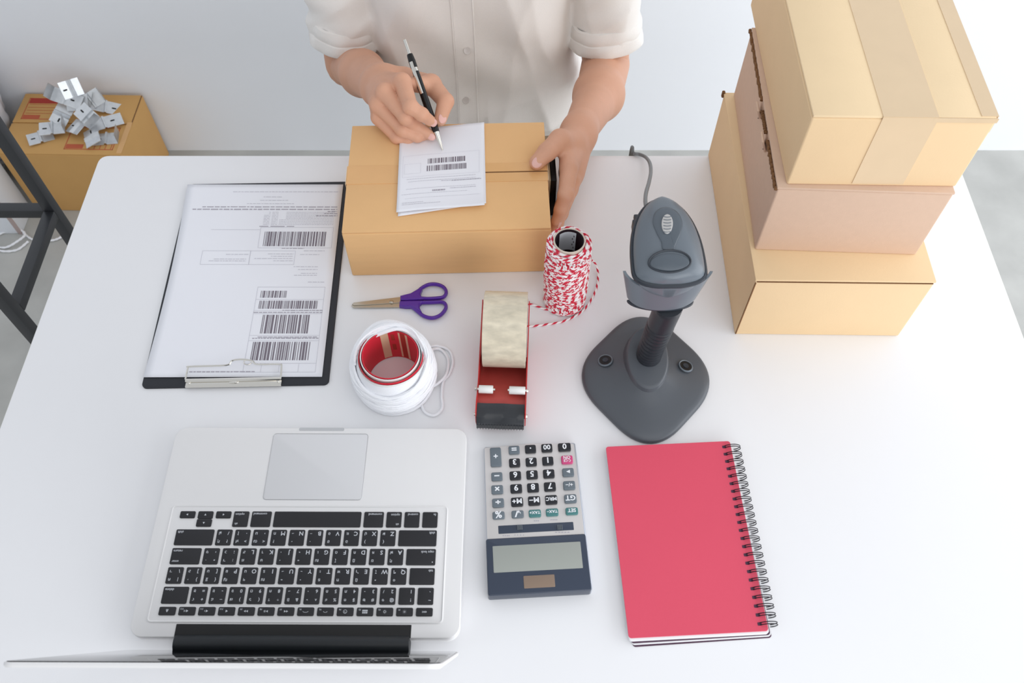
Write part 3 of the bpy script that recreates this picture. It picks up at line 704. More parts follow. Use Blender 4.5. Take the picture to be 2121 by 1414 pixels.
# handle hidden behind the head, seen only at its left edge
h0 = Bi @ P(1383,500,.180); hd_end = Bi @ P(1362,455,.105)
hp_ = [h0, h0.lerp(hd_end,.3), h0.lerp(hd_end,.7), hd_end]
obj('handle', tube(smoothpath(hp_,6), .0165, 20)[:2], M['scandark'], BS)
obj('trigger', merge(box(tuple(Bi @ P(1316,474,.183)),(.006,.016,.012),.001), box(tuple(Bi @ P(1324,462,.183)),(.010,.02,.006),.001)), M['scandark'], BS)
obj('cable_boot', tube([Bi @ P(1352,450,.150),Bi @ P(1345,444,.150),Bi @ P(1340,436,.150)],[.009,.0068,.004],14)[:2], M['scan'], BS)
cbp = [P(1342,440,.150),P(1337,420,.140),P(1338,400,.12),P(1344,378,.09),P(1348,356,.055),P(1346,338,.028),P(1338,326,.012),P(1326,320,.004),P(1316,319,.0028)]
cbp += [Vector((P(1312,321,0).x,BY+.004,TT-.004)), Vector((P(1312,321,0).x-.002,BY+.010,TT-.05)), Vector((P(1312,321,0).x+.01,BY+.012,.12)), Vector((P(1312,321,0).x+.05,BY+.03,.004)), Vector((P(1312,321,0).x+.2,BY+.02,.004))]
obj('cable', tube(smoothpath(cbp,10), .0024, 10)[:2], M['cable'], BS, world=True)

# ---------------------------------------------------------------- notebook
nb = [P(1300,1320,.010),P(1592,1307,.010),P(1512,910,.010),P(1257,927,.010)]
nc, na, nw, nd = fr(nb)
NB = thing('notebook', 'red covered spiral notebook lying at the near right of the table', 'notebook', (nc.x,nc.y,TT), na)
def leaf(z, t, dx=0, dy=0, m_='pages', nm='pages', rr=.003, a=0, grow=0):
    return obj(nm, xf(prism(rrect(nw+grow,nd+grow,rr), 0, t, .0002, seg=1), tr(dx,dy,z) @ rot(a,'Z')), M[m_], NB)
leaf(.0000,.0009,.0030,-.0055,'plum','back_cover',a=.014)
leaf(.0010,.0026,.0025,-.0042,'pages','pages',a=.010)
leaf(.0037,.0008,.0018,-.0032,'plum','divider_card',a=.008)
leaf(.0046,.0042,.0004,-.0022,'pages','pages',a=.001)
leaf(.0089,.0008,0,0,'redcover','front_cover')
ring0 = None
for k in range(23):
    y = nd/2-.007-(nd-.014)*k/22
    V = []
    for s in (-1,1):
        V.append(tube([(nw/2-.0085+.0072*1.35*(1-math.cos(2*PI*i/24)), y+s*.0011, .0062+.0072*math.sin(2*PI*i/24)) for i in range(24)], .00048, 6, closed=True)[:2])
    if ring0 is None:
        V = [([Vector(p)-Vector((0,y,0)) for p in q[0]], q[1]) for q in V]
        V.append(xf(prism(rrect(.0042,.0032,.0006,2), 0, .00012), tr(nw/2-.0076,0,.00985)))
        ring0 = obj('binding_ring', merge(*V[:2]), M['wire'], NB); ring0.location = (0,y,0)
        hole0 = obj('punched_hole', V[2], M['plum'], NB); hole0.location = (0,y,-.0001)
        dot0 = None
    else:
        for o_ in (ring0, hole0):
            c_ = o_.copy(); COL.objects.link(c_); c_.location = (0,y,o_.location.z)

# ---------------------------------------------------------------- calculator
cq = [P(1008,1235,.012),P(1228,1222,.012),P(1194,909,.010),P(1002,921,.010)]
kc_, ka, kw, kd = fr(cq)
CA = thing('calculator', 'silver desk calculator with a dark navy display end lying beside the notebook', 'calculator', (kc_.x,kc_.y,TT), ka)
def hc(y): return .008+.007*(1-(y+kd/2)/kd)     # height of its wedge
Ci = CA.matrix_basis.inverted()
def cpos(x, y, dh=0):          # crop position to local
    u, v = 980+x/3.926, 890+y/3.926; h = .012
    for _ in range(3): q = Ci @ P(u, v, h); h = hc(q.y)
    return q.x, q.y
def wedge(poly, z0, grow=0.0, bev=.0014, dz=0.0):
    if area2(poly) < 0: poly = poly[::-1]
    R = [[(x,y,z0) for x,y in poly]]
    for k in range(4):
        a = k/3*PI/2; R.append([(x,y,hc(y)+dz-bev+bev*math.sin(a)) for x,y in inset(poly, bev*(1-math.cos(a)))])
    return loft(R)
ysp = cpos(500,875)[1]
arc = []
body = rq([(-kw/2,-kd/2),(kw/2,-kd/2),(kw/2-.0015,kd/2-.002),(-kw/2+.0015,kd/2-.002)], .003, 4)
obj('body', wedge(body, 0, bev=.0016, dz=-.0006), M['calcside'], CA)
fc = rq([(-kw/2+.0012,ysp+.0006),(kw/2-.0026,ysp+.0006),(kw/2-.0034,kd/2-.0040),(0,kd/2-.0010),(-kw/2+.0022,kd/2-.0034)], .002, 4)
obj('face_plate', wedge(fc, .004, bev=.0003, dz=.0001), M['calcbody'], CA)
dp_ = rq([(-kw/2+.0008,-kd/2+.0006),(kw/2-.0022,-kd/2+.0006),(kw/2-.0026,ysp),(-kw/2+.0010,ysp)], .0015, 4)
DP = obj('display_panel', wedge(inset(dp_ if area2(dp_)>0 else dp_[::-1], -.0012), .0008, bev=.0012, dz=.0008), M['calcnavy'], CA)
def quadp(x0,y0,x1,y1): 
    a, b = cpos(x0,y0), cpos(x1,y1); return rq([(a[0],a[1]),(b[0],a[1]),(b[0],b[1]),(a[0],b[1])], .0008, 3)
obj('display', wedge(quadp(158,948,893,1125), .006, bev=.0002, dz=.0011), M['lcd'], DP)
obj('solar_cell', wedge(quadp(408,1190,668,1278), .006, bev=.0002, dz=.0011), M['solar'], DP)
SWP = obj('switch_slot', wedge(quadp(203,780,820,814), .006, bev=.0002, dz=.0003), M['calcnavy'], CA)
for x in (380,705):
    a = cpos(x,795); obj('slide_switch', merge(*[box((a[0]+(k-1.5)*.0014,a[1],hc(a[1])+.0012),(.0009,.0055,.0018),.0003) for k in range(4)]), M['scan'], SWP)
keys = [(184,225,100,178,'+','keygrey'),(333,168,100,76,'=','keygrey'),(466,160,100,76,'.','keyblack'),(599,152,100,76,'00','keyblack'),(742,145,116,76,'0','keyblack'),
 (337,272,100,78,'3','keyblack'),(472,265,100,78,'2','keyblack'),(607,257,100,78,'1','keyblack'),(763,247,104,76,'CE','keypink'),
 (193,384,100,76,'−','keygrey'),(343,376,102,78,'6','keyblack'),(479,369,102,78,'5','keyblack'),(615,361,102,78,'4','keyblack'),(772,350,104,76,'▶','keygrey'),
 (196,490,104,78,'×','keygrey'),(350,482,104,78,'9','keyblack'),(487,474,104,80,'8','keyblack'),(624,466,104,80,'7','keyblack'),(781,456,106,78,'+/−','keygrey'),
 (203,598,104,78,'÷','keygrey'),(357,590,106,78,'M+','keyblack'),(496,581,106,80,'M−','keyblack'),(635,572,106,80,'MRC','keyblack'),(791,564,108,76,'GT','keygrey'),
 (207,699,106,64,'%','keygrey'),(362,690,106,64,'√','keygrey'),(502,683,106,64,'TAX+','keyteal'),(642,674,108,64,'TAX−','keyteal'),(802,665,108,62,'SET','keyteal')]
for x,y,w_,h_,tx_,mm in keys:
    a = cpos(x,y); kw_, kh_ = w_/3.926*.000475, h_/3.926*.000475*1.06
    t0 = hc(a[1]); kk = obj('key', xf(prism(rrect(kw_,kh_,.0018,4), -.001, .0024, .0009), tr(a[0],a[1],t0) @ rot(-math.atan(.007/kd),'X')), M[mm], CA)
    sz = {1:.0092,2:.0080,3:.0056,4:.0044}[len(tx_)]
    if tx_ in '=−×÷%√▶': sz = .0105
    if tx_ == '▶': g = ([(-.0022,0,0),(.0020,.0020,0),(.0020,-.0020,0)], [(0,2,1)]); g = xf(g, rot(0,'Z'))
    elif tx_ == '.': g = xf(prism(rrect(.0016,.0016,.0007,3),0,.0001), tr(0,0,0))
    elif tx_ == 'CE': g = merge(xf(text('ON',.0050,.02), tr(0,-.0018,0)), xf(text('C·CE',.0038,.02), tr(0,.0022,0)), box((0,.0001,0),(.0058,.0003,.0001)))
    else: g = text(tx_, sz, .025)
    if tx_ != '▶': g = xf(g, rot(PI,'Z'))
    obj('legend', xf(g, tr(a[0],a[1]+.0006,t0+.00248) @ rot(-math.atan(.007/kd),'X')), M['keywhite'], kk, smooth=False)
def cprint(pts, y, s):
    V = []
    for x in pts: a = cpos(x,y); V.append(box((a[0],a[1],hc(a[1])+.0002),(s,.0009,.0002)))
    return merge(*V)
obj('print', merge(cprint((500,515,530),740,.0014), cprint((635,650,665,680),731,.0014), cprint((245,262,278,292),860,.0014), cprint((340,362,386,410),855,.001), cprint((675,700,725,750,775),833,.0022)), M['inkmid'], CA)

# ---------------------------------------------------------------- laptop
lc_, la, lw_, ld_ = fr([P(274,1318,.017),P(945,1325,.017),P(967,888,.017),P(364,881,.017)])
lw_, ld_ = .3215, .2265
LP = thing('laptop', 'open silver laptop with black keys seen from behind its screen', 'laptop', (lc_.x,lc_.y,TT), la+PI)
obj('feet', merge(*[xf(lathe([(0,.0001),(.006,.0001),(.0065,.002),(0,.002)],20), tr(sx*(lw_/2-.03),sy2*(ld_/2-.02),0)) for sx in (-1,1) for sy2 in (-1,1)]), M['rubber'], LP)
BT = .0165
BS_ = obj('base', prism(rrect(lw_,ld_,.013,8), .0015, BT, .0010, .003), M['alu'], LP)
# typist frame: x right, y towards the hinge
obj('front_notch', prism(rrect(.05,.004,.0015,3,0,-ld_/2+.0018), BT-.0006, BT+.0001, 0), M['aludark'], BS_)
kx0 = lambda x: x
obj('trackpad', prism(rrect(.1035,.0765,.003,4,0,-ld_/2+.0075+.0385), BT-.001, BT+.00035, .0002), M['pad'], LP)
gq = rrect(.1045,.0775,.0035,4,0,-ld_/2+.0075+.0385); obj('trackpad_gap', tube([(x,y,BT+.0001) for x,y in gq], .0003, 4, closed=True)[:2], M['aludark'], LP)
Li = LP.matrix_basis.inverted()
q1 = Li @ P(908,1063,BT); q2 = Li @ P(330,1273,BT); q3 = Li @ P(895,1278,BT); q4 = Li @ P(374,1057,BT)
X0 = (q1.x+q3.x)/2; X1 = (q2.x+q4.x)/2; YB = (q1.y+q4.y)/2; YT = (q2.y+q3.y)/2     # extents of the keyboard
pu = (X1-X0+.0030)/14.5; gapk = .0030
wr = [( X0-.0095,YB-.006),(X1+.0095,YB-.006),(X1+.0095,YT+.006),(X0-.0095,YT+.006)]
obj('keyboard_well', tube([(x,y,BT) for x,y in rq(wr,.004,4)], .0011, 6, closed=True)[:2], M['alu'], LP)
obj('keyboard_deck', prism(rq(wr,.004,4), BT-.0004, BT+.0003, .0001), M['alu'], LP)
TH = {'q':'ๆ๐','w':'ไ"','e':'ำฎ','r':'พฑ','t':'ะธ','y':'ั ํ','u':'ี๊','i':'รณ','o':'นฯ','p':'ยญ','[':'บฐ',']':'ล,','\\':'ฃฅ','a':'ฟฤ','s':'หฆ','d':'กฏ','f':'ดโ','g':'เฌ','h':'้็','j':'่๋','k':'าษ','l':'สศ',';':'วซ',"'":'ง.','z':'ผ(','x':'ป)','c':'แฉ','v':'อฮ','b':'ิฺ','n':'ื์','m':'ท?',',':'มฒ','.':'ใฬ','/':'ฝฦ',
      '2':'/๑','3':'-๒','4':'ภ๓','5':'ถ๔','6':'ุู','7':'ึ฿','8':'ค๕','9':'ต๖','0':'จ๗','-':'ข๘','=':'ช๙'}
SH = {'`':'~','1':'!','2':'@','3':'#','4':'$','5':'%','6':'^','7':'&','8':'*','9':'(','0':')','-':'_','=':'+','[':'{',']':'}','\\':'|',';':':',"'":'"',',':'<','.':'>','/':'?'}
rowh = (YT-YB)
fh = .0083; hk = (rowh-fh-5*gapk)/5
ytop = YT
rows = [(fh, [('esc',14.5/14)]+[('F%d'%i,14.5/14) for i in range(1,13)]+[('eject',14.5/14)]),
 (hk, [(k,1) for k in '`1234567890-=']+[('delete',1.5)]),
 (hk, [('tab',1.5)]+[(k,1) for k in 'qwertyuiop[]\\']),
 (hk, [('caps lock',1.75)]+[(k,1) for k in "asdfghjkl;'"]+[('return',1.75)]),
 (hk, [('shift',2.25)]+[(k,1) for k in 'zxcvbnm,./']+[('shift',2.25)]),
 (hk, [('fn',1),('control',1),('option',1),('command',1.25),('space',5),('command',1.25),('option',1),('left',1),('updown',1),('right',1)])]
icons = {'F1':'☀','F2':'☀','F3':'▤','F4':'◔','F5':'◡','F6':'◡','F7':'◂◂','F8':'▸ıı','F9':'▸▸','F10':'◂','F11':'◂)','F12':'◂))'}
kcache = {}
def tri(d, s=.0016):
    a = {'left':PI,'right':0,'up':PI/2,'down':-PI/2}[d]
    return [(s*math.cos(a+q)*.8, s*math.sin(a+q)*.8, 0) for q in (0, 2*PI/3, 4*PI/3)], [(0,1,2)]
def ringf(r, t=.0003, n=16): return ([(q*math.cos(2*PI*i/n), q*math.sin(2*PI*i/n), 0) for q in (r, r-t) for i in range(n)], [(i,(i+1)%n,n+(i+1)%n,n+i) for i in range(n)])
def dot(r, n=10): return [(r*math.cos(2*PI*i/n), r*math.sin(2*PI*i/n), 0) for i in range(n)], [tuple(range(n))]
def rectf(w, h): return [(-w/2,-h/2,0),(w/2,-h/2,0),(w/2,h/2,0),(-w/2,h/2,0)], [(0,1,2,3)]
def icon(k):
    if k in ('F1','F2'): return merge(ringf(.0009 if k=='F1' else .0012,.0004), *[xf(dot(.0002,5), tr(.0018*math.cos(a*PI/4),.0018*math.sin(a*PI/4),0)) for a in range(8)])
    if k == 'F3': return merge(*[xf(rectf(.0015,.0016), tr(x,y,0)) for x in (-.0018,0,.0018) for y in (-.0010,.0010)])
    if k == 'F4': return merge(ringf(.0019,.0004), xf(rectf(.0004,.0016), tr(0,.0006,0)), xf(rectf(.0012,.0004), tr(.0005,0,0)))
    if k in ('F5','F6'): s = .0026 if k=='F6' else .0018; return tube([(s*math.cos(a),-.0002+.0012*math.sin(a),0) for a in [PI*i/8 for i in range(9)]], .0002, 4)[:2]
    if k in ('F7','F9'): d = 'left' if k=='F7' else 'right'; return merge(xf(tri(d), tr(-.0011,0,0)), xf(tri(d), tr(.0011,0,0)))
    if k == 'F8': return merge(xf(tri('right'), tr(-.0012,0,0)), xf(rectf(.0005,.0020), tr(.0008,0,0)), xf(rectf(.0005,.0020), tr(.0018,0,0)))
    if k == 'eject': return merge(tri('up',.0018), xf(rectf(.0026,.0005), tr(0,-.0014,0)))
    n_ = {'F10':0,'F11':1,'F12':2}[k]; return merge(tri('left',.0018), *[xf(rectf(.0004,.0014+.0006*j), tr(.0018+.0009*j,0,0)) for j in range(n_)])
yc = YT
for hh, keys_ in rows:
    x = X0; yy = yc-hh/2
    for nm, un in keys_:
        wk = un*pu-gapk; cx = x+wk/2; x += un*pu
        parts = [(cx,yy,wk,hh,nm)]
        if nm in ('left','right'): parts = [(cx,yy-hh/4-.0004,wk,hh/2-.0008,nm)]
        if nm == 'updown': parts = [(cx,yy+hh/4+.0001,wk,hh/2-.0002,'up'),(cx,yy-hh/4-.0001,wk,hh/2-.0002,'down')]
        for px, py, w__, h__, n_ in parts:
            kk_ = (round(w__,5), round(h__,5))
            if kk_ not in kcache:
                o_ = obj('key', prism(rrect(w__,h__,.0013,3), 0, .0016, .0005, seg=2), M['key'], LP); kcache[kk_] = o_
            else:
                o_ = kcache[kk_].copy(); COL.objects.link(o_)
            o_.location = (px, py, BT)
            G = []
            def put(g, lx_, ly_): G.append(xf(g, tr(lx_, ly_, .00168)))
            ex_, ey_ = w__/2-.0036, h__/2-.0042
            if len(n_) == 1:
                if n_.isalpha(): put(text(n_.upper(),.0060,.018), -ex_, -ey_+.0000)
                else: put(text(n_,.0048,.018), -ex_, -ey_)
                if n_ in SH: put(text(SH[n_],.0044,.018), -ex_, ey_)
                if n_ in TH:
                    t1 = TH[n_].strip(); a_, b_ = t1[0], t1[-1]
                    put(text(a_,.0044,.012), ex_, -ey_); put(text(b_,.0044,.012), ex_, ey_)
            elif n_ in ('esc','tab','fn','shift','return','delete','caps lock','control','option','command'):
                right = (px > 0) and n_ in ('shift','return','delete','option','command')
                t_ = text(n_,.0036,.01); wt = max(v.x for v in t_[0]) if t_[0] else 0
                if n_ == 'esc': put(t_, 0, 0)
                else: put(t_, (w__/2-.0018-wt) if right else (-w__/2+.0018+wt), -h__/2+.0030)
                if n_ == 'fn': G.pop(); put(t_, -w__/2+.0030, -h__/2+.0030)
                if n_ == 'option': put(text('alt',.0032,.01), (w__/2-.004) if right else (-w__/2+.004), h__/2-.003)
                if n_ == 'return': put(text('enter',.0032,.01), w__/2-.0055, h__/2-.003)
                if n_ == 'caps lock': put(dot(.0006), -w__/2+.003, h__/2-.003)
            elif n_ in ('left','right','up','down'): put(tri(n_), 0, 0)
            elif n_ in icons or n_ == 'eject':
                put(icon(n_), 0, 0)
                if n_ != 'eject': put(text(n_,.0022,.01), w__/2-.0030, -h__/2+.0022)
            if G: obj('legend', merge(*G), M['legend'], o_, smooth=False)
    yc -= hh+gapk
# hinge and lid
hy = ld_/2
ha = Li @ P(360,1330,.014); hb_ = Li @ P(850,1340,.014)
hx0, hx1 = min(ha.x,hb_.x), max(ha.x,hb_.x)
obj('hinge_recess', box(((hx0+hx1)/2,hy-.0065,BT-.003),(hx1-hx0,.0125,.0072),.0004), M['hole'], LP)
obj('hinge_bar', xf(lathe([(0,hx0+.001),(.0088,hx0+.001),(.0095,hx0+.002),(.0095,hx1-.002),(.0088,hx1-.001),(0,hx1-.001)],28), tr(0,hy+.0048,.0108) @ rot(PI/2,'Y')), M['hinge'], LP)
# the lid leans back past upright
top = Vector((0, P(450,1371,.222).y, TT+.222)); topl = Li @ Vector((lc_.x, top.y, TT+.222))
base_ = Vector((0, hy+.0105, .010)); dv_ = Vector((0, topl.y-base_.y, topl.z-base_.z)); lidH = .221; lang = math.atan2(dv_.z, dv_.y)
LM = tr(0, base_.y, base_.z) @ rot(lang, 'X')      # local y runs up the lid, local -z... screen faces the typist
LD = obj('lid', xf(prism(rrect(lw_,lidH,.011,8,0,lidH/2+.001), -.0042, -.0004, .0006, .0015), LM), M['alu'], LP)
obj('screen', xf(prism(rrect(lw_-.003,lidH-.003,.010,6,0,lidH/2+.001), -.0006, .0003, .0001), LM), M['glass'], LD)

# ---------------------------------------------------------------- things on the floor at the left
zt = PY(295,197,WY-.012).z
fc_, fa_, fw_, fd_ = fr([PF(-6,318,zt),PF(250,321,zt),PF(295,197,zt),PF(53,193,zt)])
FB = carton('storage_carton', 'old brown carton with red stamps on the floor, metal brackets heaped on it', fc_, fa_, fw_, fd_, zt, 0, M['cardold'], seam='x', cat='box', gap=.0036)
obj('edge_gap', box((fw_/2-.001,fd_*.25,zt+.0001),(.0022,fd_*.48,.0006)), M['flute'], FB)
obj('stamp', merge(box((-fw_*.29,fd_*.37,zt+.0002),(fw_*.28,.016,.0005)),), M['redprintdark'], FB)
def outline(x0,y0,x1,y1,t=.0018): return merge(*[box(((a+c)/2,(b+d)/2,zt+.0002),(c-a,d-b,.0005)) for a,b,c,d in ((x0,y0,x1,y0+t),(x0,y1-t,x1,y1),(x0,y0,x0+t,y1),(x1-t,y0,x1,y1))])
obj('stamp', merge(outline(-fw_*.44,fd_*.06,-fw_*.13,fd_*.42), box((-fw_*.36,fd_*.10,zt+.0002),(fw_*.14,.012,.0005)), *[box((-fw_*.28,fd_*(.16+.05*k),zt+.0002),(fw_*.28,.001,.0005)) for k in range(4)]), M['redprint'], FB)
obj('stamp', merge(outline(fw_*.02,-fd_*.42,fw_*.42,-fd_*.06), box((fw_*.10,-fd_*.37,zt+.0002),(fw_*.14,.013,.0005)), *[box((fw_*(.22+.045*k),-fd_*.36,zt+.0002),(.0014,.02,.0005)) for k in range(5)]), M['redprint'], FB)
obj('tape', box((fw_/2-.006,-fd_*.22,zt+.0004),(.012,fd_*.5,.0006)), M['tape'], FB)
# zinc brackets
def bracket_mesh(kind):
    if kind == 0: path = [(0,0),(.020,0),(.0215,.0035),(.0245,.0035),(.026,0),(.046,0),(.046,.022)]
    elif kind == 1: path = [(0,.024),(0,0),(.024,0),(.025,.003),(.028,.003),(.029,0),(.060,0)]
    else: path = [(0,0),(.016,0),(.018,.003),(.021,0),(.023,.003),(.026,0),(.040,0)]
    W = (.036,.032,.038)[kind]; V = []; F = []
    for x, z in path: V += [Vector((x,-W/2,z)), Vector((x,W/2,z))]
    F = [(2*i,2*i+2,2*i+3,2*i+1) for i in range(len(path)-1)]
    V = [Vector((v.x*1.2,v.y,v.z*1.2)) for v in V]; b = solid((V,F), .0014); c = sum(b[0], Vector())/len(b[0])
    return xf(b, tr(*(-c))), c, path
br_l = ['zinc bracket standing highest in the heap, its end curling upward','long folded zinc bracket at the upper left of the heap, slot facing out','zinc bracket behind the middle of the heap with a ribbed face','white slotted zinc bracket standing up at the back right of the heap','shiny zinc bracket at the far right edge of the heap','dark blue-grey zinc bracket on the left side of the heap','slotted zinc bracket lying flat on the left of the heap','wide ribbed zinc bracket lying across the centre of the heap','zinc bracket under the centre of the heap, a dark slot showing','zinc bracket at the near right of the heap, flat on the stamp','small zinc bracket at the front tip of the heap','narrow zinc bracket lying right of the centre, its rib raised','zinc bracket lying flat at the near left corner of the heap']
bp_ = [(148,183,.075,2,(1.0,.3,.9)),(130,200,.055,1,(.5,.15,-.3)),(160,212,.040,2,(.9,.1,.1)),(191,206,.035,0,(.9,-.2,.6)),(216,218,.014,1,(.3,.5,.2)),(128,237,.022,2,(.4,-.3,1.2)),(110,262,.018,0,(.15,.1,.25)),(180,240,.046,0,(.4,.25,-.7)),(158,262,.018,2,(.2,-.3,-.6)),(222,284,.004,0,(.02,.03,.15)),(190,283,.014,2,(.35,.1,-1.2)),(212,252,.018,1,(.25,.1,.5)),(86,280,.006,0,(.06,.1,.5))]
for (u,v,hz,kd_,e), lb in zip(bp_, br_l):
    g, c_, pth_ = bracket_mesh(kd_); p = PF(u, v, zt+.003+hz)
    t_ = thing('metal_bracket', lb, 'bracket', p, 0, 'zinc brackets heaped on the carton'); t_.rotation_euler = e
    obj('plate', g, M['zinc'], t_, smooth=False)
    sx = (.012,.050,.0096)[kd_]-c_.x; sz_ = .0003-c_.z
    obj('slot', prism(rrect(.010,.0035,.0017,4,sx,0), sz_-.0018, sz_, 0), M['hole'], t_)
# white box and bag
WBp = PF(47,484); yb_ = PF(84,432).y
WB = thing('flat_white_box', 'white upright box standing on the floor behind the black frame', 'box', (-1.45,(WBp.y+yb_)/2,0))
obj('body', box((-1.45,(WBp.y+yb_)/2,.125),(2*(WBp.x+1.45),yb_-WBp.y,.25),.002), M['board'], WB, world=True)
obj('end_edge', box(((WBp.x-.004),WBp.y-.0006,.125),(.011,.0018,.25),.0004), M['boardedge'], WB, world=True)
bm = bmesh.new(); bmesh.ops.create_icosphere(bm, subdivisions=5, radius=1)
from mathutils import noise as mnoise
bgc = Vector((-1.395, WY-.085, .0))
for v in bm.verts:
    p = v.co.copy(); n_ = mnoise.noise(p*2.3)*.10+abs(mnoise.noise(p*5.1+Vector((3,1,0))))*.09+abs(mnoise.noise(p*11))*.03
    q_ = Vector((math.copysign(abs(p.x)**.7,p.x)*.20, math.copysign(abs(p.y)**.8,p.y)*.066, 0.25+p.z*.25)); q_ *= 1
    q_.x *= 1+n_; q_.y = max(-.075,min(.075,q_.y*(1+n_*1.5))); q_.z = max(.001,q_.z*(1+.3*n_)); q_.x -= .16*max(0,q_.z-.25)
    v.co = q_
bm.verts.index_update(); VFb = ([v.co.copy() for v in bm.verts],[tuple(v.index for v in f.verts) for f in bm.faces]); bm.free()
BG = thing('plastic_bag', 'crumpled white plastic bag with a faint grey pattern beside the old carton', 'bag', bgc)
bgo = obj('bag_body', VFb, M['bag'], BG, smooth=True)
nt = M['bag'].node_tree; vz = nt.nodes.new('ShaderNodeTexVoronoi'); vz.inputs['Scale'].default_value = 26; tcn = nt.nodes.new('ShaderNodeTexCoord'); nt.links.new(tcn.outputs['Object'], vz.inputs['Vector'])
cr = nt.nodes.new('ShaderNodeMath'); cr.operation = 'LESS_THAN'; cr.inputs[1].default_value = .2; nt.links.new(vz.outputs['Distance'], cr.inputs[0])
mx = nt.nodes.new('ShaderNodeMix'); mx.data_type = 'RGBA'; mx.inputs['A'].default_value = srgb(214,218,226); mx.inputs['B'].default_value = srgb(172,180,194)
nt.links.new(cr.outputs[0], mx.inputs['Factor']); nt.links.new(mx.outputs['Result'], nt.nodes['Principled BSDF'].inputs['Base Color'])
# white rope on the floor
cl = [PF(100,449),PF(112,449),PF(130,453),PF(141,466),PF(138,484),(PF(120,497)),PF(95,501),PF(70,498),PF(52,486),PF(40,474),PF(15,468),PF(-15,480),PF(-20,505),PF(10,515),PF(40,505),PF(56,490),PF(40,480),PF(10,483),PF(-15,498),PF(0,520),PF(35,520),PF(60,502)]
for i, p in enumerate(cl): p.z = .004+(.006 if i in (14,15,16) else 0)
RP = thing('white_rope', 'loops of thin braided white rope lying on the concrete floor', 'rope', (PF(90,480).x,PF(90,480).y,0))
obj('rope', tube(smoothpath(cl,10), [.0026+.0005*math.sin(i*1.9) for i in range(len(cl)*10-9)], 8)[:2], M['whitecord'], RP, world=True)
# black square-tube frame
A0 = P(98,424,-.25); 
pxx, py1 = -.79, P(98,428,-.25).y; py0 = P(18,640,-.25).y
bt = .019
FRm = thing('steel_rack', 'black square-tube steel rack standing left of the white table', 'frame', (pxx-.2,(py0+py1)/2,0))
for x in (pxx, pxx-.42):
    for y in (py0, py1): obj('post', box((x,y,.40),(bt,bt,.80),.0015), M['blacksteel'], FRm, world=True)
    obj('side_rail', box((x,(py0+py1)/2,TT-.25-bt/2),(bt,py1-py0-bt,bt),.0015), M['blacksteel'], FRm, world=True)
for y in (py0, py1):
    obj('cross_rail', box((pxx-.21,y,(TT-.25-bt/2) if y == py1 else .79),(.42-bt,bt,bt),.0015), M['blacksteel'], FRm, world=True)

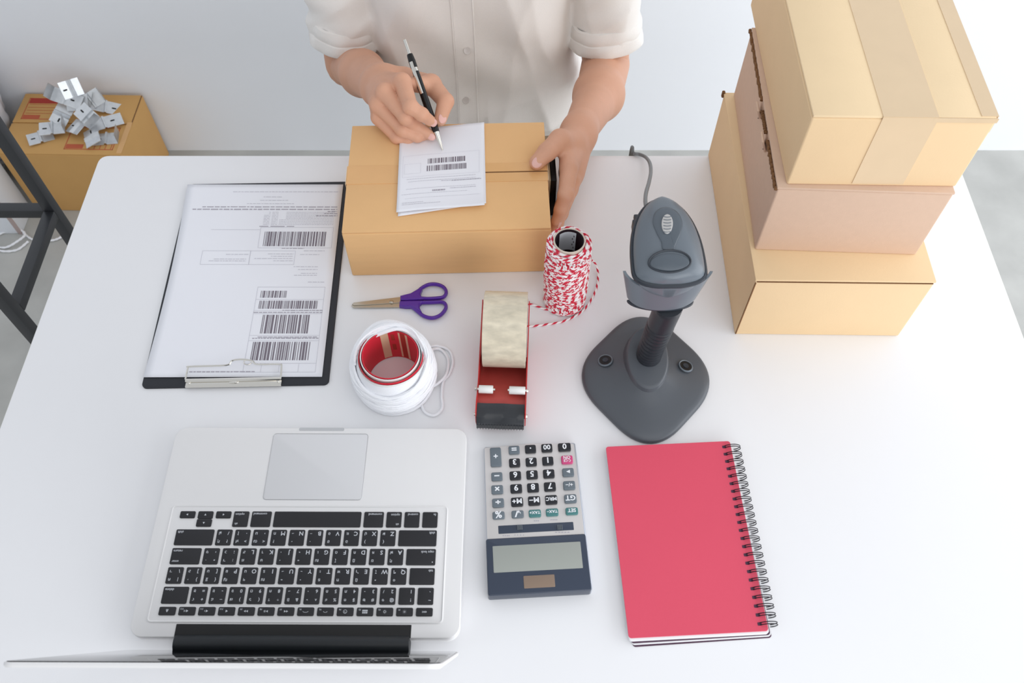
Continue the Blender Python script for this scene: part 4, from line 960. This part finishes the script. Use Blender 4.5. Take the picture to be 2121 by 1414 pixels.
# ---------------------------------------------------------------- signed-distance modelling for the person
def cap(p, a, b, ra, rb):
    a = np.array(a, np.float32); b = np.array(b, np.float32); ba = b-a; L = float(ba@ba)
    h = np.clip(((p-a)@ba)/L, 0, 1); d = p-a-h[:,None]*ba
    return np.sqrt((d*d).sum(1)) - (ra+(rb-ra)*h)
def elp(p, c, s, R=None):
    q = p-np.array(c, np.float32)
    if R is not None: q = q @ np.array(R, np.float32)
    q = q/np.array(s, np.float32); r = np.sqrt((q*q).sum(1)); return (r-1)*min(s)*(1 if max(s)<2*min(s) else .9)
def smin(a, b, k):
    h = np.clip(.5+.5*(b-a)/k, 0, 1); return b+(a-b)*h-k*h*(1-h)
def nets(fn, lo, hi, h, margin=.008):
    lo = np.array(lo, np.float32); hi = np.array(hi, np.float32); B = 8; nb = np.ceil((hi-lo)/(h*B)).astype(int); n = nb*B+1
    c = np.stack(np.meshgrid(*[np.arange(k) for k in nb], indexing='ij'), -1).reshape(-1,3)
    d = fn((lo+(c+.5)*h*B).astype(np.float32)).reshape(nb); act = np.abs(d) < h*B*.9+margin
    D = np.zeros(n, np.float32); sg = np.repeat(np.repeat(np.repeat(np.where(d<0,-1.,1.),B,0),B,1),B,2)
    D[:-1,:-1,:-1] = sg; D[-1,:,:] = 1; D[:,-1,:] = 1; D[:,:,-1] = 1
    mk = np.zeros(n, bool)
    for i, j, k in np.argwhere(act): mk[i*B:i*B+B+1, j*B:j*B+B+1, k*B:k*B+B+1] = True
    idx = np.argwhere(mk); vals = np.empty(len(idx), np.float32)
    for s in range(0, len(idx), 400000): vals[s:s+400000] = fn((lo+idx[s:s+400000]*h).astype(np.float32))
    D[mk] = vals; S = D < 0
    cs = S[:-1,:-1,:-1].astype(np.int8); 
    tot = sum(S[a:n[0]-1+a, b:n[1]-1+b, e:n[2]-1+e].astype(np.int8) for a in (0,1) for b in (0,1) for e in (0,1))
    cells = np.argwhere((tot > 0) & (tot < 8)); cid = -np.ones(n-1, np.int64); cid[tuple(cells.T)] = np.arange(len(cells))
    acc = np.zeros((len(cells),3)); cnt = np.zeros(len(cells))
    for ax in range(3):
        o1, o2 = [q for q in range(3) if q != ax]
        for a in (0,1):
            for b in (0,1):
                off = np.zeros(3,int); off[o1] = a; off[o2] = b; A = cells+off; Bc = A.copy(); Bc[:,ax] += 1
                da = D[tuple(A.T)]; db = D[tuple(Bc.T)]; m = (da<0) != (db<0); t = np.where(m, da/(da-db+1e-12), 0)
                pt = A.astype(float); pt[:,ax] += t; acc[m] += pt[m]; cnt[m] += 1
    V = lo+(acc/cnt[:,None])*h; F = []
    for ax in range(3):
        o1, o2 = [(1,2),(2,0),(0,1)][ax]; s1 = [slice(None)]*3; s2 = [slice(None)]*3; s1[ax] = slice(0,-1); s2[ax] = slice(1,None)
        e = np.argwhere(S[tuple(s1)] != S[tuple(s2)]); e = e[(e[:,o1]>0)&(e[:,o2]>0)&(e[:,o1]<n[o1]-1)&(e[:,o2]<n[o2]-1)]
        q = []
        for a, b in ((1,1),(0,1),(0,0),(1,0)):
            k = e.copy(); k[:,o1] -= a; k[:,o2] -= b; q.append(cid[tuple(k.T)])
        q = np.stack(q,1); fl = ~S[tuple(e.T)]; q[fl] = q[fl][:,::-1]; F.append(q)
    F = np.concatenate(F); F = F[(F>=0).all(1)]
    return V, F
def npobj(name, parts, mat_, parent=None):
    V = np.concatenate([p[0] for p in parts]); o_ = 0; F = []
    for p in parts: F.append(p[1]+o_); o_ += len(p[0])
    F = np.concatenate(F); me = bpy.data.meshes.new(name); me.vertices.add(len(V)); me.loops.add(F.size); me.polygons.add(len(F))
    if parent is not None: V = V-np.array(parent.location)
    me.vertices.foreach_set('co', V.astype(np.float32).ravel()); me.loops.foreach_set('vertex_index', F.ravel().astype(np.int32))
    me.polygons.foreach_set('loop_start', np.arange(0,F.size,4,dtype=np.int32)); me.polygons.foreach_set('use_smooth', np.ones(len(F),bool))
    me.materials.append(mat_); me.update(); me.validate()
    o = bpy.data.objects.new(name, me); COL.objects.link(o)
    if parent is not None: o.parent = parent
    return o

# pen first: its line decides where the fingertips go
ptip = P(917,312,hp+.0034); best = None
d_ = _ray(838,82)
for i in range(400):
    t = (.3+i*.002)*1e-3*.9; q = Vector((d_.x*t,d_.y*t,TT+CAMH+d_.z*t)); L_e = abs((q-ptip).length-.146)
    if best is None or L_e < best[0] or (L_e < .0008 and q.y > best[1].y): best = (L_e, q)
ptop = best[1]; pax = (ptop-ptip).normalized(); plen = (ptop-ptip).length
def pen(h): return ptip+pax*((TT+h-ptip.z)/pax.z)
PN = thing('ballpoint_pen', 'black retractable pen with a silver clip held in the right hand', 'pen', ptip)
PN.rotation_euler = (pax.to_track_quat('Z','Y')).to_euler()
vv = -_ray(870,150); vv = (PN.rotation_euler.to_matrix().inverted() @ vv); caz = math.atan2(vv.y, vv.x)-.25
obj('tip_cone', lathe([(.0004,0),(.0010,.0012),(.0011,.004),(.0018,.006),(.0034,.022),(.0036,.0245),(0,.0245)],24,True), M['chrome'], PN)
obj('barrel', lathe([(.0,.0245),(.0041,.0245),(.0044,.028),(.0047,.045),(.0046,.095),(.0042,.104),(0,.104)],24), M['penblack'], PN)
obj('collar', lathe([(0,.104),(.0043,.104),(.0044,.1085),(.0042,.109),(0,.109)],24), M['chrome'], PN)
obj('cap', lathe([(0,.109),(.0044,.109),(.0046,.118),(.0040,.125),(.0036,.127),(0,.127)],24), M['penblack'], PN)
obj('plunger', lathe([(0,.127),(.0021,.127),(.0021,plen-.0006),(.0016,plen),(0,plen)],18), M['chrome'], PN)
obj('clip', xf(merge(box((.0062,0,.095),(.0010,.0042,.042),.0004), box((.0048,0,.1145),(.0032,.0040,.0032),.0005)), rot(caz,'Z')), M['chrome'], PN)

PS = thing('person', 'person in a white linen shirt with rolled sleeves writing on the parcel slip', 'person', (-.055,1.15,0))
def pk(k): return pen(k)
def A_(v): return np.array(v)
# right hand (left in the picture)
rW = P(789,177,.090); rE = P(722,132,-.035)
rI = [P(833,170,.145), P(850,221,.145), P(874,237,.136), P(891,250,.120)]
rM = [P(797,190,.138), P(841,243,.128), pen(.108)+Vector((-.0225,-.006,.0)), pen(.097)+Vector((-.0100,.0045,.0))]
rR = [P(783,215,.122), P(834,268,.1065), P(864,281,.0965), P(880,280,.0925)]
rP = [P(785,243,.104), P(822,284,.0905), P(846,287,.0890), P(862,284,.0885)]
rT = [P(838,165,.092), P(893,175,.116), P(923,210,.116), P(912,247,.109)]
RF = [(rI,(.0112,.0090,.0080,.0068)),(rM,(.0112,.0092,.0080,.0066)),(rR,(.0108,.0090,.0078,.0064)),(rP,(.0100,.0078,.0070,.0058))]
TR_ = (.0150,.0122,.0104,.0082)
def handfn(W, E, Q, fingers, thumb, tr_, palmn, wr=(.026,.019), fr_=(.034,.023), wristaxis=None, palmext=()):
    W = A_(W); E = A_(E)
    def fn(p):
        p = np.asarray(p, np.float32)
        F = None
        for js, rs in fingers:
            d = None
            for i in range(3):
                c = cap(p, A_(js[i]), A_(js[i+1]), rs[i], rs[i+1]); d = c if d is None else smin(d, c, .0035)
            for i in (1,2): d = smin(d, elp(p, A_(js[i]), (rs[i]*1.05,)*3), .002)
            F = d if F is None else smin(F, d, .0007)
        pl = None
        for js, rs in fingers:
            c = cap(p, W+(A_(js[0])-W)*.12, A_(js[0]), wr[1]*.80, rs[0]*1.0); pl = c if pl is None else smin(pl, c, .010)
        m = sum(A_(js[0]) for js, _ in fingers)/4; pn = np.array(palmn)
        pl = smin(pl, cap(p, W+(m-W)*.25+pn*.006, W+(m-W)*.8+pn*.008, .018, .016), .010)
        th = smin(cap(p, A_(thumb[0]), A_(thumb[1]), tr_[0], tr_[1]), cap(p, A_(thumb[1]), A_(thumb[2]), tr_[1], tr_[2]), .004)
        th = smin(th, cap(p, A_(thumb[2]), A_(thumb[3]), tr_[2], tr_[3]), .003)
        pl = smin(pl, cap(p, W, A_(thumb[0]), wr[1], tr_[0]), .012)
        for a, b, r1, r2 in palmext: pl = smin(pl, cap(p, A_(a), A_(b), r1, r2), .008)
        h_ = smin(pl, th, .007); h_ = smin(h_, F, .0032)
        q = A_(Q)
        # forearm, flattened towards the wrist
        wa = A_(wristaxis); f = smin(cap(p, W+wa*.007, q+wa*.004, wr[1], fr_[0]*.77), cap(p, W-wa*.007, q-wa*.004, wr[1], fr_[0]*.77), .015)
        f = smin(f, cap(p, q, E, fr_[0]*.88, fr_[0]*.97), .02)
        return smin(h_, f, .016)
    return fn
fR = handfn(rW, rE, P(751,152,.022), RF, rT, TR_, (.003,.0,-.004), wr=(.026,.021), fr_=(.0335,.021), wristaxis=np.array([.55,.35,.75])/1.0,
    palmext=[(rT[1], rI[0].lerp(rT[1],.45), .0105, .009)])
# left hand (right in the picture) holding the parcel
lW = P(1199,273,.060); lE = P(1254,134,-.030); lQ = P(1240,198,.004)
bx = PKc.x+wp/2
lI = [P(1178,350,.078), P(1172,404,.073), P(1162,434,.057), P(1153,457,.042)]
lM = [P(1183,374,.056), P(1166,425,.045), P(1154,461,.030), P(1148,484,.020)]
lR = [P(1180,392,.036), P(1162,442,.028), P(1150,470,.018), P(1147,482,.013)]
lP = [P(1178,396,.020), P(1166,432,.016), P(1156,452,.012), P(1150,462,.011)]
lT = [P(1184,292,.072), P(1160,291,.094), P(1133,315,.0975), P(1112,336,.0925)]
LF = [(lI,(.0112,.0096,.0082,.0068)),(lM,(.0112,.0094,.0080,.0068)),(lR,(.0108,.0088,.0074,.0064)),(lP,(.0098,.0078,.0066,.0058))]
fL = handfn(lW, lE, lQ, LF, lT, (.0165,.0140,.0116,.0095), (-.004,0,.0), wr=(.026,.019), fr_=(.0385,.024), wristaxis=np.array([.1,.25,.9]),
    palmext=[(lT[1].lerp(lT[0],.35), lI[0].lerp(lT[1],.25), .010, .008)])
def bounds(pts, m): 
    A = np.array([tuple(p) for p in pts]); return A.min(0)-m, A.max(0)+m
allR = [rW,rE]+rI+rM+rR+rP+rT; allL = [lW,lE]+lI+lM+lR+lP+lT
hR = nets(fR, *bounds(allR,.045), .00135); hL = nets(fL, *bounds(allL,.045), .00135)

# torso, head and legs
TX = -.058
lev = [(-.36,.165,.120,1.175),(-.30,.178,.128,1.18),(-.18,.162,.116,1.165),(-.06,.150,.106,1.150),(.05,.146,.104,1.14),(.15,.156,.108,1.13),(.25,.164,.104,1.125),(.31,.145,.088,1.13),(.345,.085,.066,1.13),(.37,.03,.03,1.13)]
lz = np.array([l[0] for l in lev])+TT
def torso(p, g=0.0):
    a = np.interp(p[:,2], lz, [l[1] for l in lev])+g; b = np.interp(p[:,2], lz, [l[2] for l in lev])+g; cy = np.interp(p[:,2], lz, [l[3] for l in lev])
    q = ((np.abs(p[:,0]-TX)/a)**2.3+(np.abs(p[:,1]-cy)/b)**2.3)**(1/2.3)
    d = (q-1)*np.minimum(a,b); return np.maximum(d, np.maximum(p[:,2]-lz[-1], lz[0]-p[:,2]))
shR = np.array([TX-.178,1.135,TT+.275]); shL = np.array([TX+.180,1.135,TT+.275]); rEn = A_(rE); lEn = A_(lE)
nk = np.array([TX,1.125,TT+.34]); hd = np.array([TX,1.065,TT+.47])
hipR = np.array([TX-.09,1.16,TT-.235]); hipL = np.array([TX+.09,1.16,TT-.235]); knR = np.array([TX-.14,.74,TT-.24]); knL = np.array([TX+.14,.74,TT-.24])
anR = np.array([TX-.14,.78,.09]); anL = np.array([TX+.14,.78,.09])
ct, st_ = math.cos(.55), math.sin(.55); RH = [[1,0,0],[0,ct,-st_],[0,st_,ct]]      # head bowed over the parcel
RHn = np.array(RH)
def hp3(x, y, z): return hd + RHn @ np.array([x,y,z])
def headfn(p):
    d = elp(p, hp3(0,.012,.035), (.076,.094,.090), RH); d = smin(d, elp(p, hp3(0,-.022,-.035), (.056,.066,.075), RH), .03)
    d = smin(d, elp(p, hp3(0,-.058,-.090), (.024,.022,.018), RH), .025)
    d = smin(d, cap(p, hp3(0,-.084,.010), hp3(0,-.103,-.024), .007, .0105), .010)
    d = smin(d, elp(p, hp3(.010,-.092,-.026), (.007,.007,.006)), .006); d = smin(d, elp(p, hp3(-.010,-.092,-.026), (.007,.007,.006)), .006)
    d = smin(d, cap(p, hp3(-.03,-.078,.020), hp3(.03,-.078,.020), .008, .008), .012)
    d = smin(d, cap(p, hp3(-.016,-.084,-.050), hp3(.016,-.084,-.050), .0055, .0055), .006); d = smin(d, cap(p, hp3(-.012,-.082,-.060), hp3(.012,-.082,-.060), .006, .006), .006)
    for s in (-1,1):
        d = -smin(-d, elp(p, hp3(s*.031,-.086,.004), (.014,.010,.009), RH), .008)
        d = smin(d, elp(p, hp3(s*.078,.008,-.004), (.008,.020,.032), RH), .006)
    return smin(d, cap(p, nk, hp3(0,.02,-.06), .056, .054), .03)
def bodyfn(p):
    d = smin(torso(p,-.008), headfn(p), .03)
    for s, e in ((shR,rEn),(shL,lEn)):
        d = smin(d, cap(p, s, e, .044, .036), .03); d = smin(d, cap(p, nk-[0,0,.03], s, .045, .046), .03)
    for h_, k_, a_ in ((hipR,knR,anR),(hipL,knL,anL)):
        d = smin(d, cap(p, h_, k_, .075, .052), .04); d = smin(d, cap(p, k_, a_, .050, .034), .02)
    return d
bd = nets(bodyfn, (TX-.30,.62,.05), (TX+.30,1.34,TT+.62), .0075, .03)
npobj('body', [bd, hR, hL], M['skin'], PS)
def folds(p):
    x, y, z = p[:,0]-TX, p[:,1], p[:,2]-TT
    def rd(a, sh): return (1-np.abs(np.sin(a)))**sh
    f = .0035*rd(14*x+9*z+1.1*np.sin(7*z+2)+.5, 2.0) + .0028*rd(20*x-13*z+1.3*np.sin(9*z)+2.0, 2.0)
    f += .0022*rd(8*z+26*x*np.sign(x)+1.2*np.sin(6*x)+.3, 2.0)*(np.abs(x)>.02) + .0010*np.sin(47*x+31*z+2*np.sin(13*z))
    f += .0016*rd(38*z+7*x+2*np.sin(11*x+3), 2.5)*np.clip((-z)/.1,0,1)
    return f
def shirtfn(p):
    d = torso(p, .004); d = d-.010*np.exp(-((p[:,2]-TT+.10)/.05)**2)*.6
    d = np.maximum(d, (TT-.285)-p[:,2])
    for s, e, c_ in ((shR,rEn,'r'),(shL,lEn,'l')):
        e2 = s+(e-s)*.84; ax_ = (e-s)/np.linalg.norm(e-s)
        a = cap(p, s, e, .052, .046)
        w_ = np.cos(2*PI*((p-s)@ax_)/.047+6*p[:,0]*20*.2)*.0012 + .0020*(1-np.abs(np.sin(((p-s)@ax_)*58+(p[:,0]*45))))**2
        a = np.maximum(a-w_, (p-e2)@ax_); d = smin(d, a, .012)
        d = smin(d, cap(p, nk-[0,0,.035], s, .048, .052), .03)
    d = np.maximum(d, -(cap(p, nk-[0,.02,.02], nk+[0,-.05,.06], .06, .075)))
    return d-2.2*folds(p)
sh_ = nets(shirtfn, (TX-.31,.98,TT-.30), (TX+.31,1.33,TT+.40), .0038, .02)
SHO = npobj('shirt', [sh_], M['shirt'], PS)
bvh = BVHTree.FromPolygons([Vector(v) for v in sh_[0]], [tuple(int(i) for i in f) for f in sh_[1]])
def hit(x, z):
    r = bvh.ray_cast(Vector((x,.5,z)), Vector((0,1,0))); return (r[0], r[1]) if r[0] else (Vector((x,1.05,z)), Vector((0,-1,0)))
def shp(name, VF, m_): return obj(name, ([Vector(v)-PS.location for v in VF[0]], VF[1]), m_, SHO)
pxr = PY(984,100,1.045).x; pxl = pxr-.030
def plk(s, t):
    x = pxl+(pxr-pxl)*s; z = TT-.27+.52*t; q, _ = hit(x, z); q2, _ = hit(x, z+.006); q3, _ = hit(x, z-.006)
    return Vector((x, min(q.y,q2.y,q3.y)-.0016-.0004*math.sin(40*t), z))
V, F = grid(5, 70, plk); nV = len(V); V2 = [v+Vector((0,.004,0)) for v in V]; Fb = [tuple(i+nV for i in reversed(f)) for f in F]
ed = [(j*6, (j+1)*6, (j+1)*6+nV, j*6+nV) for j in range(70)]+[((j+1)*6+5, j*6+5, j*6+5+nV, (j+1)*6+5+nV) for j in range(70)]
shp('placket', (V+V2, F+Fb+ed), M['shirt'])
shp('placket_piping', tube([plk(1,k/60)+Vector((.0006,-.0006,0)) for k in range(61)], .0010, 6)[:2], M['shirt'])
shp('placket_stitch', tube([plk(.10,k/60)+Vector((0,-.0002,0)) for k in range(61)], .0004, 4)[:2], M['shirt'])
for u_, v_ in ((968,102),(965,205)):
    q = PY(u_, v_, 1.04); hh_, nn = hit(q.x, q.z); q = PY(u_, v_, hh_.y); hh_, nn = hit(q.x, q.z)
    Mq = Matrix.Translation(Vector((hh_.x, hh_.y-.0028, hh_.z))) @ (Vector((0,-.85,.5))).to_track_quat('Z','Y').to_matrix().to_4x4()
    shp('button', merge(xf(lathe([(0,0),(.0050,0),(.0056,.0008),(.0052,.0018),(.0040,.0015),(0,.0013)],24), Mq), *[xf(ell((.0012*sx_,.0012*sy_,.0016),(.0004,.0004,.0003),6,4), Mq) for sx_ in (-1,1) for sy_ in (-1,1)]), M['button'])
# rolled cuffs
for s, e, R_, nm in ((shR,rEn,.0485,''),(shL,lEn,.0505,'')):
    L_ = np.linalg.norm(e-s); ax_ = Vector((e-s)/L_); Mq = Matrix.Translation(Vector(s)) @ ax_.to_track_quat('Z','Y').to_matrix().to_4x4()
    z0 = L_*.84-.030; rings = []
    for zz, g in ((0,-.002),(.001,.0022),(.008,.0040),(.016,.0044),(.019,.0028),(.0205,.0046),(.028,.0062),(.036,.0060),(.0395,.0035),(.0398,.000),(.036,-.0025),(.02,-.004)):
        rings.append([( (R_+g+.0009*math.sin(5*a+zz*90)+.0007*math.sin(9*a-zz*140))*math.cos(a), (R_+g+.0009*math.sin(5*a+zz*90)+.0007*math.sin(9*a-zz*140))*math.sin(a), z0+zz+.0022*math.sin(2*a+1)) for a in [2*PI*i/56 for i in range(56)]])
    V, F = loft(rings, False, False); shp('rolled_cuff', ([Mq @ v for v in V], F), M['shirt'])
# trousers, shoes, hair, eyes
def trfn(p):
    d = np.maximum(torso(p,.002), p[:,2]-(TT-.20))
    for h_, k_, a_ in ((hipR,knR,anR),(hipL,knL,anL)):
        d = smin(d, cap(p, h_, k_, .082, .062), .04); d = smin(d, cap(p, k_, a_+[0,0,-.02], .060, .052), .02)
    return np.maximum(d, .045-p[:,2])-.0015*np.sin(40*p[:,0]+30*p[:,2])
npobj('trousers', [nets(trfn, (TX-.30,.62,.03), (TX+.30,1.34,TT-.13), .009, .03)], M['trousers'], PS)
for a_ in (anR, anL):
    rg = []
    for k in range(13):
        f = k/12; y = a_[1]+.045-.27*f; w_ = .032+.012*math.sin(PI*min(1,f*1.05)); hh = .075-.045*f if f > .3 else .085-.03*f
        w_ *= math.sqrt(max(.05,1-((f-.5)/.52)**6)); rg.append([(a_[0]+w_*math.cos(t), y, .03+(hh*.5)*math.sin(t)*(1 if math.sin(t)>0 else .75) if math.sin(t)>0 else .03+.028*math.sin(t)) for t in [2*PI*i/20 for i in range(20)]])
    obj('shoe', loft(rg), M['rubber'], PS, world=True, smooth=True)
def hairfn(p):
    q = (p-hd)@RHn
    d = elp(p, hp3(0,.016,.042), (.084,.101,.095), RH); cut = np.maximum(-(q[:,1]+.052-.5*(q[:,2]-.06)), -(q[:,2]+.045+.0*q[:,1]))*.8
    d = np.maximum(d, cut); return d-.0015*np.sin(160*q[:,0]+20*np.sin(30*q[:,1]))
npobj('hair', [nets(hairfn, hd-.15, hd+.16, .004, .02)], M['hair'], PS)
for s in (-1,1):
    obj('eye', ell(Vector(hp3(s*.031,-.078,.004)), (.0115,.0115,.0115), 16, 10), M['eye'], PS, world=True, smooth=True)
# fingernails
def nail(js, rs, dorsal, w_=.0052, l_=.0062, back=.25, out=.80):
    a, b = Vector(js[2]), Vector(js[3]); ax_ = (b-a).normalized(); dn = Vector(dorsal); dn = (dn-ax_*dn.dot(ax_)).normalized(); sd = ax_.cross(dn)
    c = b+ax_*(rs[3]*back)+dn*(rs[3]*out-.0002); R = Matrix((sd,ax_,dn)).transposed().to_4x4()
    obj('fingernail', ell(c, (w_,l_,.0018), 18, 10, R), M['nail'], PS, world=True, smooth=True)
cv = -_ray(900,250).normalized()
nail(rI, RF[0][1], cv+Vector((-.1,.0,.2)), .0050, .0064, .30, .74)
nail(rT, TR_, cv+Vector((.35,-.2,.0)), .0056, .0074, .1, .80)
nail(rM, RF[1][1], cv+Vector((-.3,-.3,.1)), .0046, .0055)
nail(lT, (.0165,.0140,.0116,.0095), cv+Vector((.1,-.1,.3)), .0064, .0080, .2, .80)
nail(lI, LF[0][1], Vector((.9,-.15,.6)), .0050, .0066, .1, .78)
nail(lM, LF[1][1], Vector((.9,-.15,.4)), .0046, .0058, .1, .78)
# thin dark slab put into the black gap between parcel and hand
s0, s1 = P(1150,428,.02), P(1150,345,.02)
BX = thing('black_slab', 'thin black slab with a pale edge between the parcel and the left hand', 'black_slab', (bx+.0075,(s0.y+s1.y)/2,TT), ap)
obj('case', box((0,0,.034),(.0075,.068,.067),.0015), M['hole'], BX)
obj('pale_edge', box((-.0048,0,.0335),(.0018,.066,.066),.0006), M['tapepale'], BX)
# the seat
SO = thing('stool', 'white stool mostly hidden behind the table under the seated person', 'stool', (TX,1.15,0))
obj('seat', prism(rrect(.34,.34,.06,6), .340, .374, .012, .004), M['whitesteel'], SO)
for sx in (-1,1):
    for sy_ in (-1,1): obj('leg', tube([(sx*.17,sy_*.16,.0),(sx*.13,sy_*.12,.341)], [.011,.014], 14)[:2], M['whitesteel'], SO)
